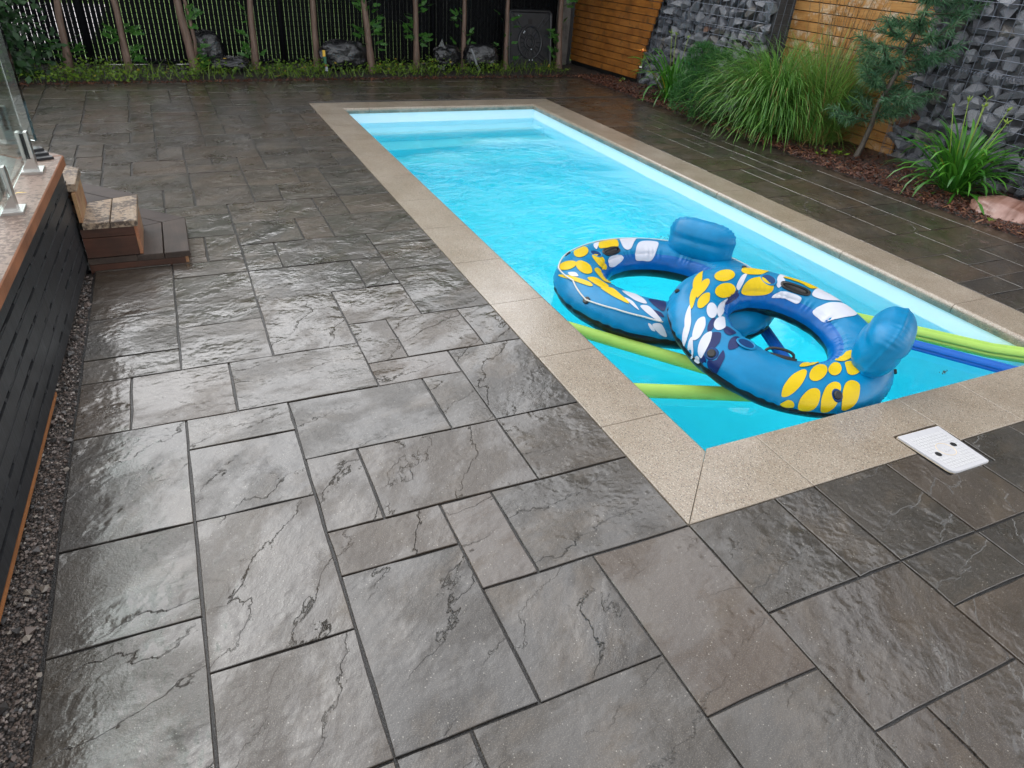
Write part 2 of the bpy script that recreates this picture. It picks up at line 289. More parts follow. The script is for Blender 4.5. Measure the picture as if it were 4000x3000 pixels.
# ------------------------------------------------------------------ mesh helpers
class MB:
    """collects geometry for one mesh"""
    def __init__(s): s.v = []; s.f = []; s.mi = []; s.tint = []; s.m = 0; s.t = .5; s.sm = []; s.smooth = False
    def add(s, vs, fs):
        b = len(s.v); s.v += [tuple(x) for x in vs]
        for f in fs: s.f.append([b+i for i in f]); s.mi.append(s.m); s.tint.append(s.t); s.sm.append(s.smooth)
        return s
    def box(s, a, b, mt=None):
        x0, y0, z0 = a; x1, y1, z1 = b
        vs = [(x0,y0,z0),(x1,y0,z0),(x1,y1,z0),(x0,y1,z0),(x0,y0,z1),(x1,y0,z1),(x1,y1,z1),(x0,y1,z1)]
        if mt is not None: vs = [mt @ Vector(v) for v in vs]
        return s.add(vs, [(3,2,1,0),(4,5,6,7),(0,1,5,4),(1,2,6,5),(2,3,7,6),(3,0,4,7)])
    def prism(s, poly, z0, z1, mt=None, inset=0.0):
        n = len(poly); vs = [(x, y, z0) for x, y in poly]
        if inset:
            cx = sum(p[0] for p in poly)/n; cy_ = sum(p[1] for p in poly)/n
            ins = []
            for i in range(n):
                p0, p1, p2 = Vector(poly[i-1]), Vector(poly[i]), Vector(poly[(i+1) % n])
                d1 = (p1-p0).normalized(); d2 = (p2-p1).normalized()
                n1 = Vector((-d1.y, d1.x)); n2 = Vector((-d2.y, d2.x)); nn = (n1+n2)
                k = nn.length_squared
                ins.append(p1 + nn*(2*inset/k) if k > .2 else p1 + n1*inset)
            vs += [(x, y, z1-inset) for x, y in poly] + [(p.x, p.y, z1) for p in ins]
            fs = [tuple(range(n-1, -1, -1)), tuple(range(2*n, 3*n))]
            for i in range(n):
                j = (i+1) % n; fs += [(i, j, n+j, n+i), (n+i, n+j, 2*n+j, 2*n+i)]
        else:
            vs += [(x, y, z1) for x, y in poly]
            fs = [tuple(range(n-1, -1, -1)), tuple(range(n, 2*n))] + [(i, (i+1) % n, n+(i+1) % n, n+i) for i in range(n)]
        if mt is not None: vs = [mt @ Vector(v) for v in vs]
        return s.add(vs, fs)
    def tube(s, pts, rad, n=8, cap=True, prof=None):
        pts = [Vector(p) for p in pts]; k = len(pts)
        if not hasattr(rad, '__len__'): rad = [rad]*k
        vs = []; ref = None
        for i in range(k):
            d = (pts[min(i+1, k-1)] - pts[max(i-1, 0)]).normalized()
            if ref is None: ref = Vector((0, 0, 1)) if abs(d.z) < .9 else Vector((1, 0, 0))
            a = d.cross(ref).normalized(); b = a.cross(d); ref = b
            for j in range(n):
                t = 2*math.pi*j/n; rr = rad[i]*(prof(t) if prof else 1)
                vs.append(pts[i] + (a*math.cos(t) + b*math.sin(t))*rr)
        fs = [(i*n+j, i*n+(j+1) % n, (i+1)*n+(j+1) % n, (i+1)*n+j) for i in range(k-1) for j in range(n)]
        if cap: fs += [tuple(range(n-1, -1, -1)), tuple((k-1)*n+j for j in range(n))]
        return s.add(vs, fs)
    def strip(s, pts, wid, side, bend=0.0):
        """a leaf blade: a centre line, widths, and a sideways direction"""
        k = len(pts); vs = []
        for p, w_ in zip(pts, wid): vs += [p - side*w_*.5, p + side*w_*.5]
        return s.add(vs, [(2*i, 2*i+1, 2*i+3, 2*i+2) for i in range(k-1)])
    def mesh(s, name, mats):
        me = bpy.data.meshes.new(name); me.from_pydata(s.v, [], s.f)
        for m in (mats if isinstance(mats, (list, tuple)) else [mats]): me.materials.append(m)
        me.polygons.foreach_set('material_index', s.mi); me.polygons.foreach_set('use_smooth', s.sm)
        a = me.attributes.new('tint', 'FLOAT', 'FACE'); a.data.foreach_set('value', s.tint)
        me.update(); return me
    def build(s, name, mats, parent=None, kind=None, loc=None):
        o = link(name, s.mesh(name, mats), parent)
        if kind: o['kind'] = kind
        if loc: o.location = loc
        return o
def link(name, me, parent=None):
    o = bpy.data.objects.new(name, me); col.objects.link(o)
    if parent: o.parent = parent
    return o
def thing(name, label, cat, loc=(0, 0, 0), rz=0.0, group=None):
    o = link(name, None); o.location = loc; o.rotation_euler = (0, 0, rz); return tag(o, label, cat, group)
def tag(o, label, cat, group=None):
    o['label'] = label; o['category'] = cat
    if group: o['group'] = group
    return o
def structure(o): o['kind'] = 'structure'; return o
def copy_tree(o, parent=None):
    c = o.copy(); col.objects.link(c)
    if parent: c.parent = parent
    for ch in list(o.children): copy_tree(ch, c)
    return c
def rvec():
    while True:
        v = Vector((U(-1, 1), U(-1, 1), U(-1, 1)))
        if .05 < v.length < 1: return v.normalized()

# ------------------------------------------------------------------ ground sheets
W, L, C = 2.7786, 6.5816, 0.305
WATER_Z = -0.15
def frame_sheet(x0, y0, x1, y1, hx0, hy0, hx1, hy1, z):
    m = MB()
    for a, b, c, d in ((x0, y0, x1, hy0), (x0, hy1, x1, y1), (x0, hy0, hx0, hy1), (hx1, hy0, x1, hy1)):
        m.add([(a, b, z), (c, b, z), (c, d, z), (a, d, z)], [(0, 1, 2, 3)])
    return m
g = frame_sheet(-90, -60, 90, 9.25, .2, .2, W-.2, L-.2, -.06).build('ground', MT['soil']); structure(g)
lw = MB()
NX, NY = 40, 40
for j in range(NY+1):
    for i in range(NX+1):
        lw.v.append((-60+120*i/NX, 9.25+(j/NY)**2*110, -.03+.03*noise.noise(Vector((i*.7, j*.7, 0)))))
for j in range(NY):
    for i in range(NX):
        a = j*(NX+1)+i; lw.f.append([a, a+1, a+NX+2, a+NX+1]); lw.mi.append(0); lw.tint.append(.5); lw.sm.append(True)
structure(lw.build('lawn', MT['lawn']))
dv = MB(); dv.box((-9, 10.5, -.06), (-2.2, 16.2, .035)); structure(dv.build('driveway', MT['pave_pale']))
sh = thing('dark_mass', 'invented shed-like block for the dark mass behind the right half of the black fence', 'shed', (5.9, 15.5, 0))  # shed form is invented; near-black block gives the dark mass beyond the fence
m = MB(); m.box((-2.5, -5.0, -.05), (2.5, 5.0, 2.6)); m.build('wall', MT['shed'], sh)
m = MB(); m.add([(-2.7, -5.2, 2.601), (2.7, -5.2, 2.601), (2.7, 5.2, 2.601), (-2.7, 5.2, 2.601), (0, -5.2, 3.6), (0, 5.2, 3.6)], [(3, 2, 1, 0), (0, 1, 4), (2, 3, 5), (1, 2, 5, 4), (3, 0, 4, 5)]); m.build('roof', MT['shed'], sh)

# ------------------------------------------------------------------ patio of riven pavers
UX, UY = .179, .184
def gp(gx, gy):
    return (UX*gx*(1+.0022*max(0, gy-15)), UY*(gy + .0121*max(0, gy-14)))
FIX = [[-10,3,-8,6],[-10,1,-8,3],[-8,5,-6,6],[-8,3,-6,5],[-8,0,-6,3],[-6,4,-3,6],[-6,2,-5,4],[-5,2,-2,4],[-6,1,-4,2],[-6,-2,-4,1],[-4,0,-3,2],[-3,0,0,2],[-4,-2,-2,0],[-2,-3,0,0],[0,-2,2,0],[2,-2,3,0],[3,-2,5,0],[5,-2,7,0],[7,-2,9,0],[0,-4,3,-2],[3,-3,5,-2],[-10,-2,-8,1],[-8,-2,-6,0],[-6,-4,-5,-2],[-5,-4,-2,-2],[-2,-5,0,-3],
[-8,10,-6,13],[-6,11,-3,13],[-3,11,-2,13],[-5,13,-2,15],[-6,13,-5,15],[-6,15,-4,17],[-4,15,-3,17],[-3,15,0,17],[-6,17,-3,19],[-3,17,-2,19],[-2,17,0,19],[-2,14,0,15],[-2,12,0,14],[-2,9,0,12],[-4,9,-2,11],[-6,8,-4,11],[-8,8,-6,10],[-4,7,-3,9],[-3,7,-1,9],[-1,7,0,9],[-4,6,-2,7],[-2,4,0,7],[-7,6,-4,8],[-9,6,-7,8],[-10,6,-9,8],[-10,8,-8,9],[-10,9,-8,11],[-10,11,-8,14],[-3,4,-2,6],[-2,2,0,4],[-8,13,-6,14],[-7,14,-6,16],[-8,19,-7,21],[-5,19,-4,21],[-4,19,-2,21],[-2,19,0,20],[-2,20,0,23],[-3,21,-2,23],[-5,21,-3,23],[-5,23,-4,25],[-4,23,-1,25],[-1,23,0,25],[-2,25,0,26],[-2,26,0,28],[-4,25,-2,28],[-4,28,-2,29],[-2,28,0,31],[-6,27,-4,29],[-7,25,-4,27],[-5,29,-2,31],[-6,29,-5,31],[-5,33,-3,35],[-3,31,-1,33],[-1,31,0,33],[-3,33,0,35],[-4,35,-2,37],[-4,37,-2,39],[-4,39,-2,42],[-8,27,-6,29],[-8,29,-6,32],[-9,28,-8,30],[-9,34,-8,36],[-8,32,-6,34],[-8,34,-6,36],[-9,36,-7,38],[-9,38,-7,40],[-7,36,-6,38],[-7,38,-6,40],[-11,30,-8,32],[-12,28,-9,30],[-11,32,-9,35],[-11,35,-9,38],[-12,30,-11,32],[-10,27,-8,28],[-10,25,-8,27],[-8,25,-7,27],[-10,23,-9,25],[-9,23,-7,25],[-10,21,-7,23],[-9,20,-8,21],[-7,24,-6,25],[-11,26,-10,28],[-11,24,-10,26]]
RFIX = [[0,12,2,15],[0,10,2,12],[0,8,3,10],[0,6,2,8],[2,13,4,15],[4,13,6,15],[2,11,4,12]]
SIZES = [(2,2),(3,2),(2,3),(2,2),(1,2),(2,1),(3,2),(2,2)]
def fill(cells, fixed, rng):
    used = {}
    out = []
    for k, (a, b, c, d) in enumerate(fixed):
        out.append((a, b, c, d))
        for x in range(a, c):
            for y in range(b, d): used[(x, y)] = 1
    free = {c for c in cells if c not in used}
    for (x, y) in sorted(free, key=lambda c: (c[1], c[0])):
        if (x, y) not in free: continue
        opts = SIZES[:]; rng.shuffle(opts)
        for w_, h_ in opts + [(1, 1)]:
            cc = [(x+i, y+j) for i in range(w_) for j in range(h_)]
            if all(c in free for c in cc):
                for c in cc: free.discard(c)
                out.append((x, y, x+w_, y+h_)); break
    return out
rng = random.Random(11)
cells = set()
for gy in range(-9, 43):
    for gx in range(-17, 23):
        if gy < 0:
            if gx >= -10: cells.add((gx, gy))
        elif gy < 36:
            if -10 <= gx < 0 or (gx < -10 and gy >= 21 and (gx+10)*UX + gy*UY > 2.9 - 0 and -(gx+10)*.16 < (gy-19)*UY): cells.add((gx, gy))
        else: cells.add((gx, gy))
lay = fill(cells, FIX, rng)
rc = {(x, y) for x in range(0, 7) for y in range(0, 36)}
rlay = fill(rc, RFIX, rng)
def rgp(gx, gy): return (W + .004 + .181*gx, UY*(gy + .0)*(L/(36*UY)))
patio = frame_sheet(-1.797, -2.4, 4.7, 8.05, .02, .02, W-.02, L-.02, -.007)
patio.add([(-3.6, 2.62, -.007), (-1.797, 2.62, -.007), (-1.797, 8.05, -.007), (-3.6, 8.05, -.007)], [(0, 1, 2, 3)])
patio = patio.build('patio', MT['joint']); structure(patio)
STEP_CORNER = Vector((-1.33, 3.1))
NOTCH = (1.067, -.135, 1.331, .112)                                  # opening for the skimmer lid
def paver_poly(x0, y0, x1, y1, rr, gap=.0030):
    """outline with hand-split, slightly wandering edges"""
    x0 += gap; y0 += gap; x1 -= gap; y1 -= gap
    cs = [(x0, y0), (x1, y0), (x1, y1), (x0, y1)]; p = []
    for i in range(4):
        a, b = Vector(cs[i]), Vector(cs[(i+1) % 4]); d = b-a; nn = Vector((-d.y, d.x)).normalized()
        p.append(a + Vector((rr.uniform(-.0015, .0015), rr.uniform(-.0015, .0015))))
        for t in (.33, .67): p.append(a + d*(t+rr.uniform(-.08, .08)) + nn*rr.uniform(-.0012, .0032))
    return [tuple(q) for q in p]
camP = Vector((-1.25857, -1.17502, 1.52514))
plist = []
for (a, b, c, d) in lay:
    p0, p1 = gp(a, b), gp(c, d)
    plist.append((p0[0], p0[1], p1[0], p1[1]))
for (a, b, c, d) in rlay:
    p0, p1 = rgp(a, b), rgp(c, d); plist.append((p0[0], p0[1], p1[0], p1[1]))
def in_view(x, y):
    dlt = Vector((x, y, 0)) - camP; z = dlt.dot(fw)
    if z < .3: return 0
    u, v = dlt.dot(r2)/z*2654, dlt.dot(u2)/z*2654
    return 1 if abs(u) < 2150 and abs(v) < 1650 else 0
def vis_size(q):
    x0, y0, x1, y1 = q; cx, cy_ = (x0+x1)/2, (y0+y1)/2
    vis = max(in_view(x, y) for x in (x0, cx, x1) for y in (y0, cy_, y1))
    if cx < -1.9 and cy_ < 2.9: vis = 0
    dist = (Vector((cx, cy_, 0))-camP).length
    return (vis, (x1-x0)*(y1-y0)/dist**3)
plist.sort(key=vis_size, reverse=True)
rest = MB(); npv = 0
rr = random.Random(5)
for q in plist:
    x0, y0, x1, y1 = q
    if x1 > 4.3 or x0 > 4.15: x1 = min(x1, 4.3)
    if x1 - x0 < .05: continue
    h = rr.uniform(-.0016, .0016)
    if x0 < NOTCH[2]-.02 and x1 > NOTCH[0]+.02 and y1 > -.1 and y0 < 0:      # cut round the skimmer lid
        a, b, e = max(NOTCH[0], x0+.002), min(NOTCH[2], x1-.002), NOTCH[1]
        g_ = .0042; poly = [(x0+g_, y0+g_), (x1-g_, y0+g_)]
        if b < x1-.02: poly += [(x1-g_, y1-g_), (b, y1-g_), (b, e)]
        else: poly += [(x1-g_, e)]
        if a > x0+.02: poly += [(a, e), (a, y1-g_), (x0+g_, y1-g_)]
        else: poly += [(x0+g_, e)]
    else: poly = paver_poly(x0, y0, x1, y1, rr)
    if npv < 299 and vis_size(q)[0]:
        cx, cy_ = (x0+x1)/2, (y0+y1)/2
        mb = MB(); mb.prism([(x-cx, y-cy_) for x, y in poly], -.045, 0, inset=.0016)
        o = mb.build('paver', MT['paver'], patio); o.location = (cx, cy_, h)
        o.rotation_euler = (rr.uniform(-.003, .003), rr.uniform(-.003, .003), 0); npv += 1
    else: rest.prism(poly, -.045, h, inset=.0016)
rest.build('paver_remainder', MT['paver'], patio, 'stuff')

# ------------------------------------------------------------------ pool: basin, water, coping
x0, x1, y0, y1 = C-.012, W-C+.012, C-.012, L-C+.012
bas = MB(); bas.smooth = False
FZ = -1.38
def quad(a, b, c, d): bas.add([a, b, c, d], [(0, 1, 2, 3)])
quad((x0, y0, FZ), (x1, y0, FZ), (x1, y1, FZ), (x0, y1, FZ))
for a, b in (((x0, y0), (x0, y1)), ((x0, y1), (x1, y1)), ((x1, y1), (x1, y0)), ((x1, y0), (x0, y0))):
    quad((a[0], a[1], FZ), (a[0], a[1], -.047), (b[0], b[1], -.047), (b[0], b[1], FZ))
structure(bas.build('pool_basin', MT['shell']))
bs = thing('pool_steps', 'pale underwater entry steps across the far end of the pool', 'pool steps', (x0, y1, 0))
wd = x1 - x0
for k, (dz, dy) in enumerate(((-.36, .30), (-.62, .62), (-.88, .94))):
    mb = MB(); n = 6; r_ = .025; pr = [(-dy, FZ+.002), (-dy, dz-r_)] + [(-dy+r_-r_*math.cos(t), dz-r_+r_*math.sin(t)) for t in [math.pi/2*i/n for i in range(1, n+1)]]
    pr += [(-(dy-.32)-.002, dz), (-(dy-.32)-.002, FZ+.002)]
    vs = [(.002, a, b) for a, b in pr] + [(wd-.002, a, b) for a, b in pr]; kk = len(pr)
    mb.add(vs, [tuple(range(kk)), tuple(range(2*kk-1, kk-1, -1))] + [(i, kk+i, kk+(i+1) % kk, (i+1) % kk) for i in range(kk)])
    mb.build('step', MT['shell'], bs)
wm = MB(); e = .06; nx, ny = 60, 150
wm.smooth = True
X0, X1, Y0, Y1 = x0-e, x1+e, y0-e, y1+e
def wob(x, y):
    a = max(0, 1-((x-1.15)/1.6)**2-((y-3.6)/2.6)**2)*.0035+.0008
    return a*(noise.noise(Vector((x*2.2, y*1.6, 3)))*1.6 + noise.noise(Vector((x*6, y*5, 7)))*.5)
for j in range(ny+1):
    for i in range(nx+1):
        x = X0+(X1-X0)*i/nx; y = Y0+(Y1-Y0)*j/ny
        wm.v.append((x, y, WATER_Z + wob(x, y)))
for j in range(ny):
    for i in range(nx):
        a = j*(nx+1)+i; wm.f.append([a, a+1, a+nx+2, a+nx+1]); wm.mi.append(0); wm.tint.append(0); wm.sm.append(True)
b0 = len(wm.v); BZ = FZ-.05
ring = [i for i in range(nx+1)] + [j*(nx+1)+nx for j in range(1, ny+1)] + [ny*(nx+1)+i for i in range(nx-1, -1, -1)] + [j*(nx+1) for j in range(ny-1, 0, -1)]
for i in ring: wm.v.append((wm.v[i][0], wm.v[i][1], BZ))
k = len(ring)
for i in range(k):
    wm.f.append([ring[i], b0+i, b0+(i+1) % k, ring[(i+1) % k]]); wm.mi.append(0); wm.tint.append(0); wm.sm.append(False)
wm.f.append([b0+i for i in range(k-1, -1, -1)]); wm.mi.append(0); wm.tint.append(0); wm.sm.append(False)
structure(wm.build('pool_water', MT['water']))

coping = MB(); coping.box((x0-.08, y0-.30, -.40), (x0-.014, y1+.30, -.052)); coping.box((x1+.014, y0-.30, -.40), (x1+.08, y1+.30, -.052)); coping.box((x0-.012, y1+.014, -.40), (x1+.012, y1+.08, -.052))
coping = coping.build('pool_coping', MT['core']); structure(coping)
TOP = .003; BN = .022
def coping_stone(p_out0, p_out1, p_in0, p_in1, notch=None):
    """outer edge start/end, inner edge start/end; rounded nose along the inner edge"""
    o0, o1, i0, i1 = map(Vector, (p_out0, p_out1, p_in0, p_in1))
    mb = MB(); mb.smooth = False
    prof = [(0, -.05), (0, TOP-.002), (.002, TOP)]
    n = 5
    nose = [(1.0, -math.sin(t)*0) for t in ()]
    rows = []
    dirn = (i0-o0); wlen = abs((i0-o0).dot(Vector((-(o1-o0).y, (o1-o0).x)).normalized()))
    def at(f, z): return (o0.lerp(i0, f), o1.lerp(i1, f), z)
    fr = BN/wlen
    rows = [at(0, -.05), at(0, TOP-.002), at(.008, TOP), at(1-fr, TOP)] + [at(1-fr+fr*math.sin(t), TOP-BN+BN*math.cos(t)) for t in [math.pi/2*q/n for q in range(1, n+1)]] + [at(1, -.05)]
    vs = []
    for a, b, z in rows: vs += [(a.x, a.y, z), (b.x, b.y, z)]
    kk = len(rows)
    fs = [(2*i, 2*((i+1) % kk), 2*((i+1) % kk)+1, 2*i+1) for i in range(kk)] + [tuple(2*i for i in range(kk-1, -1, -1)), tuple(2*i+1 for i in range(kk))]
    mb.add(vs, fs)
    o = mb.build('coping_stone', MT['coping'], coping)
    for p in o.data.polygons:
        p.use_smooth = False
    return o
g2 = .0018
ly = [0, .552, 1.098, 1.645, 2.184, 2.745, 3.30, 3.885, 4.45, 5.0, 5.55, 6.05, L]
for a, b in zip(ly, ly[1:]):
    ia, ib = max(a, C), min(b, L-C)
    aa, bb = a+g2, b-g2
    coping_stone((0, bb), (0, aa), (C, min(bb, L-C)), (C, max(aa, C+.0)))
ry = [0, .89, 1.69, 2.238, 2.95, 3.72, 4.5, 5.36, 6.0, L]
for a, b in zip(ry, ry[1:]):
    aa, bb = a+g2, b-g2
    coping_stone((W, aa), (W, bb), (W-C, max(aa, C)), (W-C, min(bb, L-C)))
fx = [0, .562, 1.40, 2.23, W]
for a, b in zip(fx, fx[1:]):
    aa, bb = a+g2, b-g2
    coping_stone((bb, L), (aa, L), (min(bb, W-C), L-C), (max(aa, C), L-C))
def near_stone(poly):
    """near-side stones, seen from above only; the nose is a chamfer"""
    mb = MB(); mb.prism(poly, -.05, TOP, inset=.002)
    return mb.build('coping_stone', MT['coping'], coping)
near_stone([(g2, 0), (.54-g2, 0), (.54-g2, C), (C+g2, C)])
near_stone([(.54+g2, 0), (NOTCH[0], 0), (NOTCH[0], NOTCH[3]), (1.319-g2, NOTCH[3]), (1.319-g2, C), (.54+g2, C)])
near_stone([(1.319+g2, 0), (1.709-g2, 0), (1.709-g2, C), (1.319+g2, C)])
near_stone([(1.709+g2, 0), (2.25-g2, 0), (2.25-g2, C), (1.709+g2, C)])
near_stone([(2.25+g2, 0), (W-g2, 0), (W-C-g2, C), (2.25+g2, C)])
mb = MB(); mb.box((NOTCH[0]-.01, NOTCH[1]-.01, -.10), (NOTCH[2]+.01, NOTCH[3]+.01, -.046)); mb.build('skimmer_opening_shade', MT['dark'], coping)  # solid dark box stands for the shade down the opening

# ------------------------------------------------------------------ skimmer lid
lid = thing('skimmer_lid', 'white square skimmer lid lying crooked over its opening in the tan coping', 'skimmer lid', (1.19, -.022, .0015))
cor = [(1.089, -.138), (1.29, -.137), (1.303, .093), (1.076, .098)]
cor = [(x-1.19, y+.022) for x, y in cor]
def rounded(poly, rads, n=5):
    out = []
    k = len(poly)
    for i in range(k):
        p0, p, p2 = Vector(poly[i-1]), Vector(poly[i]), Vector(poly[(i+1) % k]); r = rads[i]
        if r <= 0: out.append(tuple(p)); continue
        a = p + (p0-p).normalized()*r; b = p + (p2-p).normalized()*r
        for q in range(n+1):
            t = q/n; out.append(tuple(a*(1-t)**2 + p*2*t*(1-t) + b*t*t))
    return out
mb = MB(); mb.prism(rounded(cor, [.030, .008, .004, .004]), 0, .009, inset=.0015); mb.build('lid_plate', MT['lid'], lid)
mb = MB(); mb.prism([(x*1.012+.002, y*1.012+.002) for x, y in rounded(cor, [.03, .008, .004, .004])], -.004, .004); mb.build('lid_rim', MT['lid_edge'], lid)
def lidpt(s_, t):                                                     # 0..1 across, 0..1 near to far
    a = Vector(cor[0]).lerp(Vector(cor[1]), s_); b = Vector(cor[3]).lerp(Vector(cor[2]), s_); return a.lerp(b, t)
mb = MB()
for i in range(11):
    for j in range(12):
        s_, t = .09+.82*(i+.5)/11, .07+.80*(j+.5)/12; p = lidpt(s_, t); q = lidpt(.5, .47)
        if (p-q).length < .042 or min((p-lidpt(.5+sg*.27, .47+sg*.05)).length for sg in (-1, 1)) < .018: continue
        mb.box((p.x-.0068, p.y-.0068, .009), (p.x+.0068, p.y+.0068, .0102))
mb.build('grip_pad', MT['lid_pad'], lid, 'stuff')
q = lidpt(.5, .47)
mb = MB(); mb.tube([(q.x+.036*math.cos(t), q.y+.036*math.sin(t), .0095) for t in [2*math.pi*i/40 for i in range(41)]], .0014, 5); mb.build('emblem_ring', MT['lid_edge'], lid)
mb = MB()
for dx, h_ in ((-.014, .016), (-.005, .022), (.005, .018), (.013, .012)): mb.box((q.x+dx-.003, q.y-h_*.6, .009), (q.x+dx+.003, q.y+h_*.5, .0106))
mb.build('emblem', MT['lid_pad'], lid)
for sg in (-1, 1):
    q = lidpt(.5+sg*.27, .47+sg*.05)
    mb = MB(); mb.prism([(q.x+.0125*math.cos(t), q.y+.0125*math.sin(t)) for t in [2*math.pi*i/20 for i in range(20)]], .007, .0096); mb.build('finger_hole_shade', MT['dark'], lid)  # flat dark disc paints the shade of a hole

# ------------------------------------------------------------------ beds of soil and mulch, gravel strip
def bed(name, fn, nu, nv, mat, amp, seed):
    mb = MB(); mb.smooth = True
    for j in range(nv+1):
        for i in range(nu+1):
            p = Vector(fn(i/nu, j/nv)); ed = min(1, min(j, 6)/2)
            p.z += amp*ed*(noise.noise(Vector((p.x*5, p.y*5, seed)))+.6*noise.noise(Vector((p.x*17, p.y*17, seed)))); mb.v.append(tuple(p))
    for j in range(nv):
        for i in range(nu):
            a = j*(nu+1)+i; mb.f.append([a, a+1, a+nu+2, a+nu+1]); mb.mi.append(0); mb.tint.append(0); mb.sm.append(True)
    return structure(mb.build(name, mat))
def far_edge(x): return 7.80 + .05*x
bed('soil_bed', lambda s_, t: (-6+11.5*s_, far_edge(-6+11.5*s_) + t*(9.35-far_edge(-6+11.5*s_)), -.02+.05*min(1, t*6)), 130, 26, MT['soil'], .014, 1)
bed('mulch_bed', lambda s_, t: (3.95+t*1.55, -3+10.98*(1-s_), -.02+.055*min(1, t*7)), 150, 26, MT['mulch'], .016, 5)
bed('gravel_strip', lambda s_, t: (-2.15+.37*s_, -3+5.62*t, -.016), 8, 60, MT['gravel'], .004, 9)
def chips(name, n, area, mat, smin, smax, z, par=None):
    mb = MB()
    for _ in range(n):
        x, y = area(); s_ = U(smin, smax); e = Euler((U(-.7, .7), U(-.7, .7), U(0, 6.3))).to_matrix().to_4x4(); e.translation = Vector((x, y, z+U(0, .012)))
        mb.t = R(); a = s_*U(.5, 1.2); b = s_*U(.12, .35); c = s_*U(.08, .25)
        mb.add([e @ Vector(v) for v in ((-a, -b, 0), (a, -b*.5, 0), (a*.9, b, 0), (-a*.8, b, 0), (0, 0, c))], [(0, 1, 4), (1, 2, 4), (2, 3, 4), (3, 0, 4), (3, 2, 1, 0)])
    return mb.build(name, mat, par, 'stuff')
chips('mulch_chips', 9000, lambda: (3.98+abs(random.gauss(0, .45)), U(.8, 8.0)), MT['chip'], .012, .034, .030)
chips('bark_litter', 1600, lambda: ((lambda x: (x, far_edge(x)+abs(random.gauss(.03, .07))))(U(-3, 4.1))), MT['chip'], .010, .028, .012)
pebble_mats = [simple('pebble_%d' % i, c, .45, 30, .3, .25, coat=.3) for i, c in enumerate(((.20, .16, .14), (.10, .09, .085), (.14, .105, .088), (.27, .23, .19), (.055, .052, .05)))]
for i in range(5): pebble_mats[i].name = 'wet_pebble_' + ['tan', 'grey', 'brown', 'pale', 'dark'][i]
mb = MB()
for _ in range(5200):
    y = U(-2.0, 2.55); x = U(-1.99 + .035*y*0, -1.797); s_ = abs(random.gauss(.0032, .0018))+.0018 if R() < .965 else U(.008, .018)
    mb.m = random.choice((0, 0, 1, 2, 2, 2, 4, 0, 2, 3) if s_ < .009 else (1, 1, 4, 3, 2)); n = 6
    e = Euler((U(0, 3), U(0, 3), U(0, 3))).to_matrix()
    vs = [e @ (Vector(v)*s_*U(.75, 1.2)) for v in ((1, 0, 0), (-1, 0, 0), (0, 1, 0), (0, -1, 0), (0, 0, 1), (0, 0, -1))]
    mb.add([Vector((x, y, -.010+s_*.3)) + Vector((v.x, v.y, v.z*.7)) for v in vs], [(0, 2, 4), (2, 1, 4), (1, 3, 4), (3, 0, 4), (2, 0, 5), (1, 2, 5), (3, 1, 5), (0, 3, 5)])
mb.build('loose_pebbles', pebble_mats, None, 'stuff')

# ------------------------------------------------------------------ raised deck with its black skirt
DZ = .565
deck = thing('raised_deck', 'low timber deck with pinkish brown edge board and black slotted skirt', 'deck', (-1.79, 2.65, 0), -.035)
ft = .045
def cap_board(poly, mat='cap', name='edge_board'):
    mb = MB(); mb.prism(poly, DZ-ft, DZ, inset=.004)
    o = mb.build(name, [MT[mat], MT['cap_edge']], deck)
    for p in o.data.polygons:
        if abs(p.normal.z) < .9: p.material_index = 1
    return o
cap_board([(0, -5), (0, 0), (-.15, -.062), (-.15, -5)])
cap_board([(-.002, .002), (-1.5, 1.5), (-1.606, 1.394), (-.152, -.060)])
for i in range(9):
    a = -.155 - .145*i; b = a - .139
    mb = MB(); mb.prism([(a, -5), (a, -a-.217), (b, -b-.217), (b, -5)], DZ-ft, DZ-.002, inset=.003); mb.build('deck_board', MT['deck_board'], deck)
rows = 7; zb, zt = .035, DZ-ft-.004; pit = (zt-zb)/rows
tabs = MB()
for i in range(rows):
    za = zb + pit*i; mb = MB()
    segs = 36; mb.smooth = False
    # a board with a torn lower edge
    pts = []
    for k in range(segs+1):
        y = -4.6 + 4.59*k/segs; pts.append((y, za + random.uniform(0, .004)))
    vs = []
    for y, z in pts: vs += [(-.022, y, z), (-.022, y, za+pit-.0145), (-.038, y, za+pit-.0145), (-.038, y, z)]
    fs = []
    for k in range(segs):
        a = 4*k; fs += [(a, a+4, a+5, a+1), (a+1, a+5, a+6, a+2), (a+2, a+6, a+7, a+3), (a+3, a+7, a+4, a)]
    fs += [(0, 1, 2, 3), (4*segs+3, 4*segs+2, 4*segs+1, 4*segs)]
    mb.add(vs, fs); mb.build('skirt_board', MT['fascia'], deck)
    y = -4.6
    while y < -.02:                                                    # ragged strips of material left standing in the slots
        l = random.choice((.02, .03, .05, .08, .12)) * U(.6, 1.3); zz = za+pit-.0145
        if R() < .62:
            w0, w1 = U(.003, .015), U(.003, .015)
            if R() < .14: w0 = w1 = .0145; l *= 1.8
            tabs.add([(-.024, y, zz-.002), (-.024, y+l, zz-.002), (-.0245, y+l, zz+w1), (-.0245, y, zz+w0), (-.034, y, zz-.002), (-.034, y+l, zz-.002), (-.034, y+l, zz+w1), (-.034, y, zz+w0)], [(0, 1, 2, 3), (3, 2, 6, 7), (5, 4, 7, 6), (1, 5, 6, 2), (0, 3, 7, 4)])
        y += l
tabs.build('slot_tab', MT['fascia'], deck, 'stuff')
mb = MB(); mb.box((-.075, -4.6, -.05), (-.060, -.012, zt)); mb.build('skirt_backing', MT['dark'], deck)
mb = MB(); mb.box((-.048, -4.6, .016), (-.021, -1.25, .029)); mb.build('skirt_edge', MT['orange_edge'], deck)
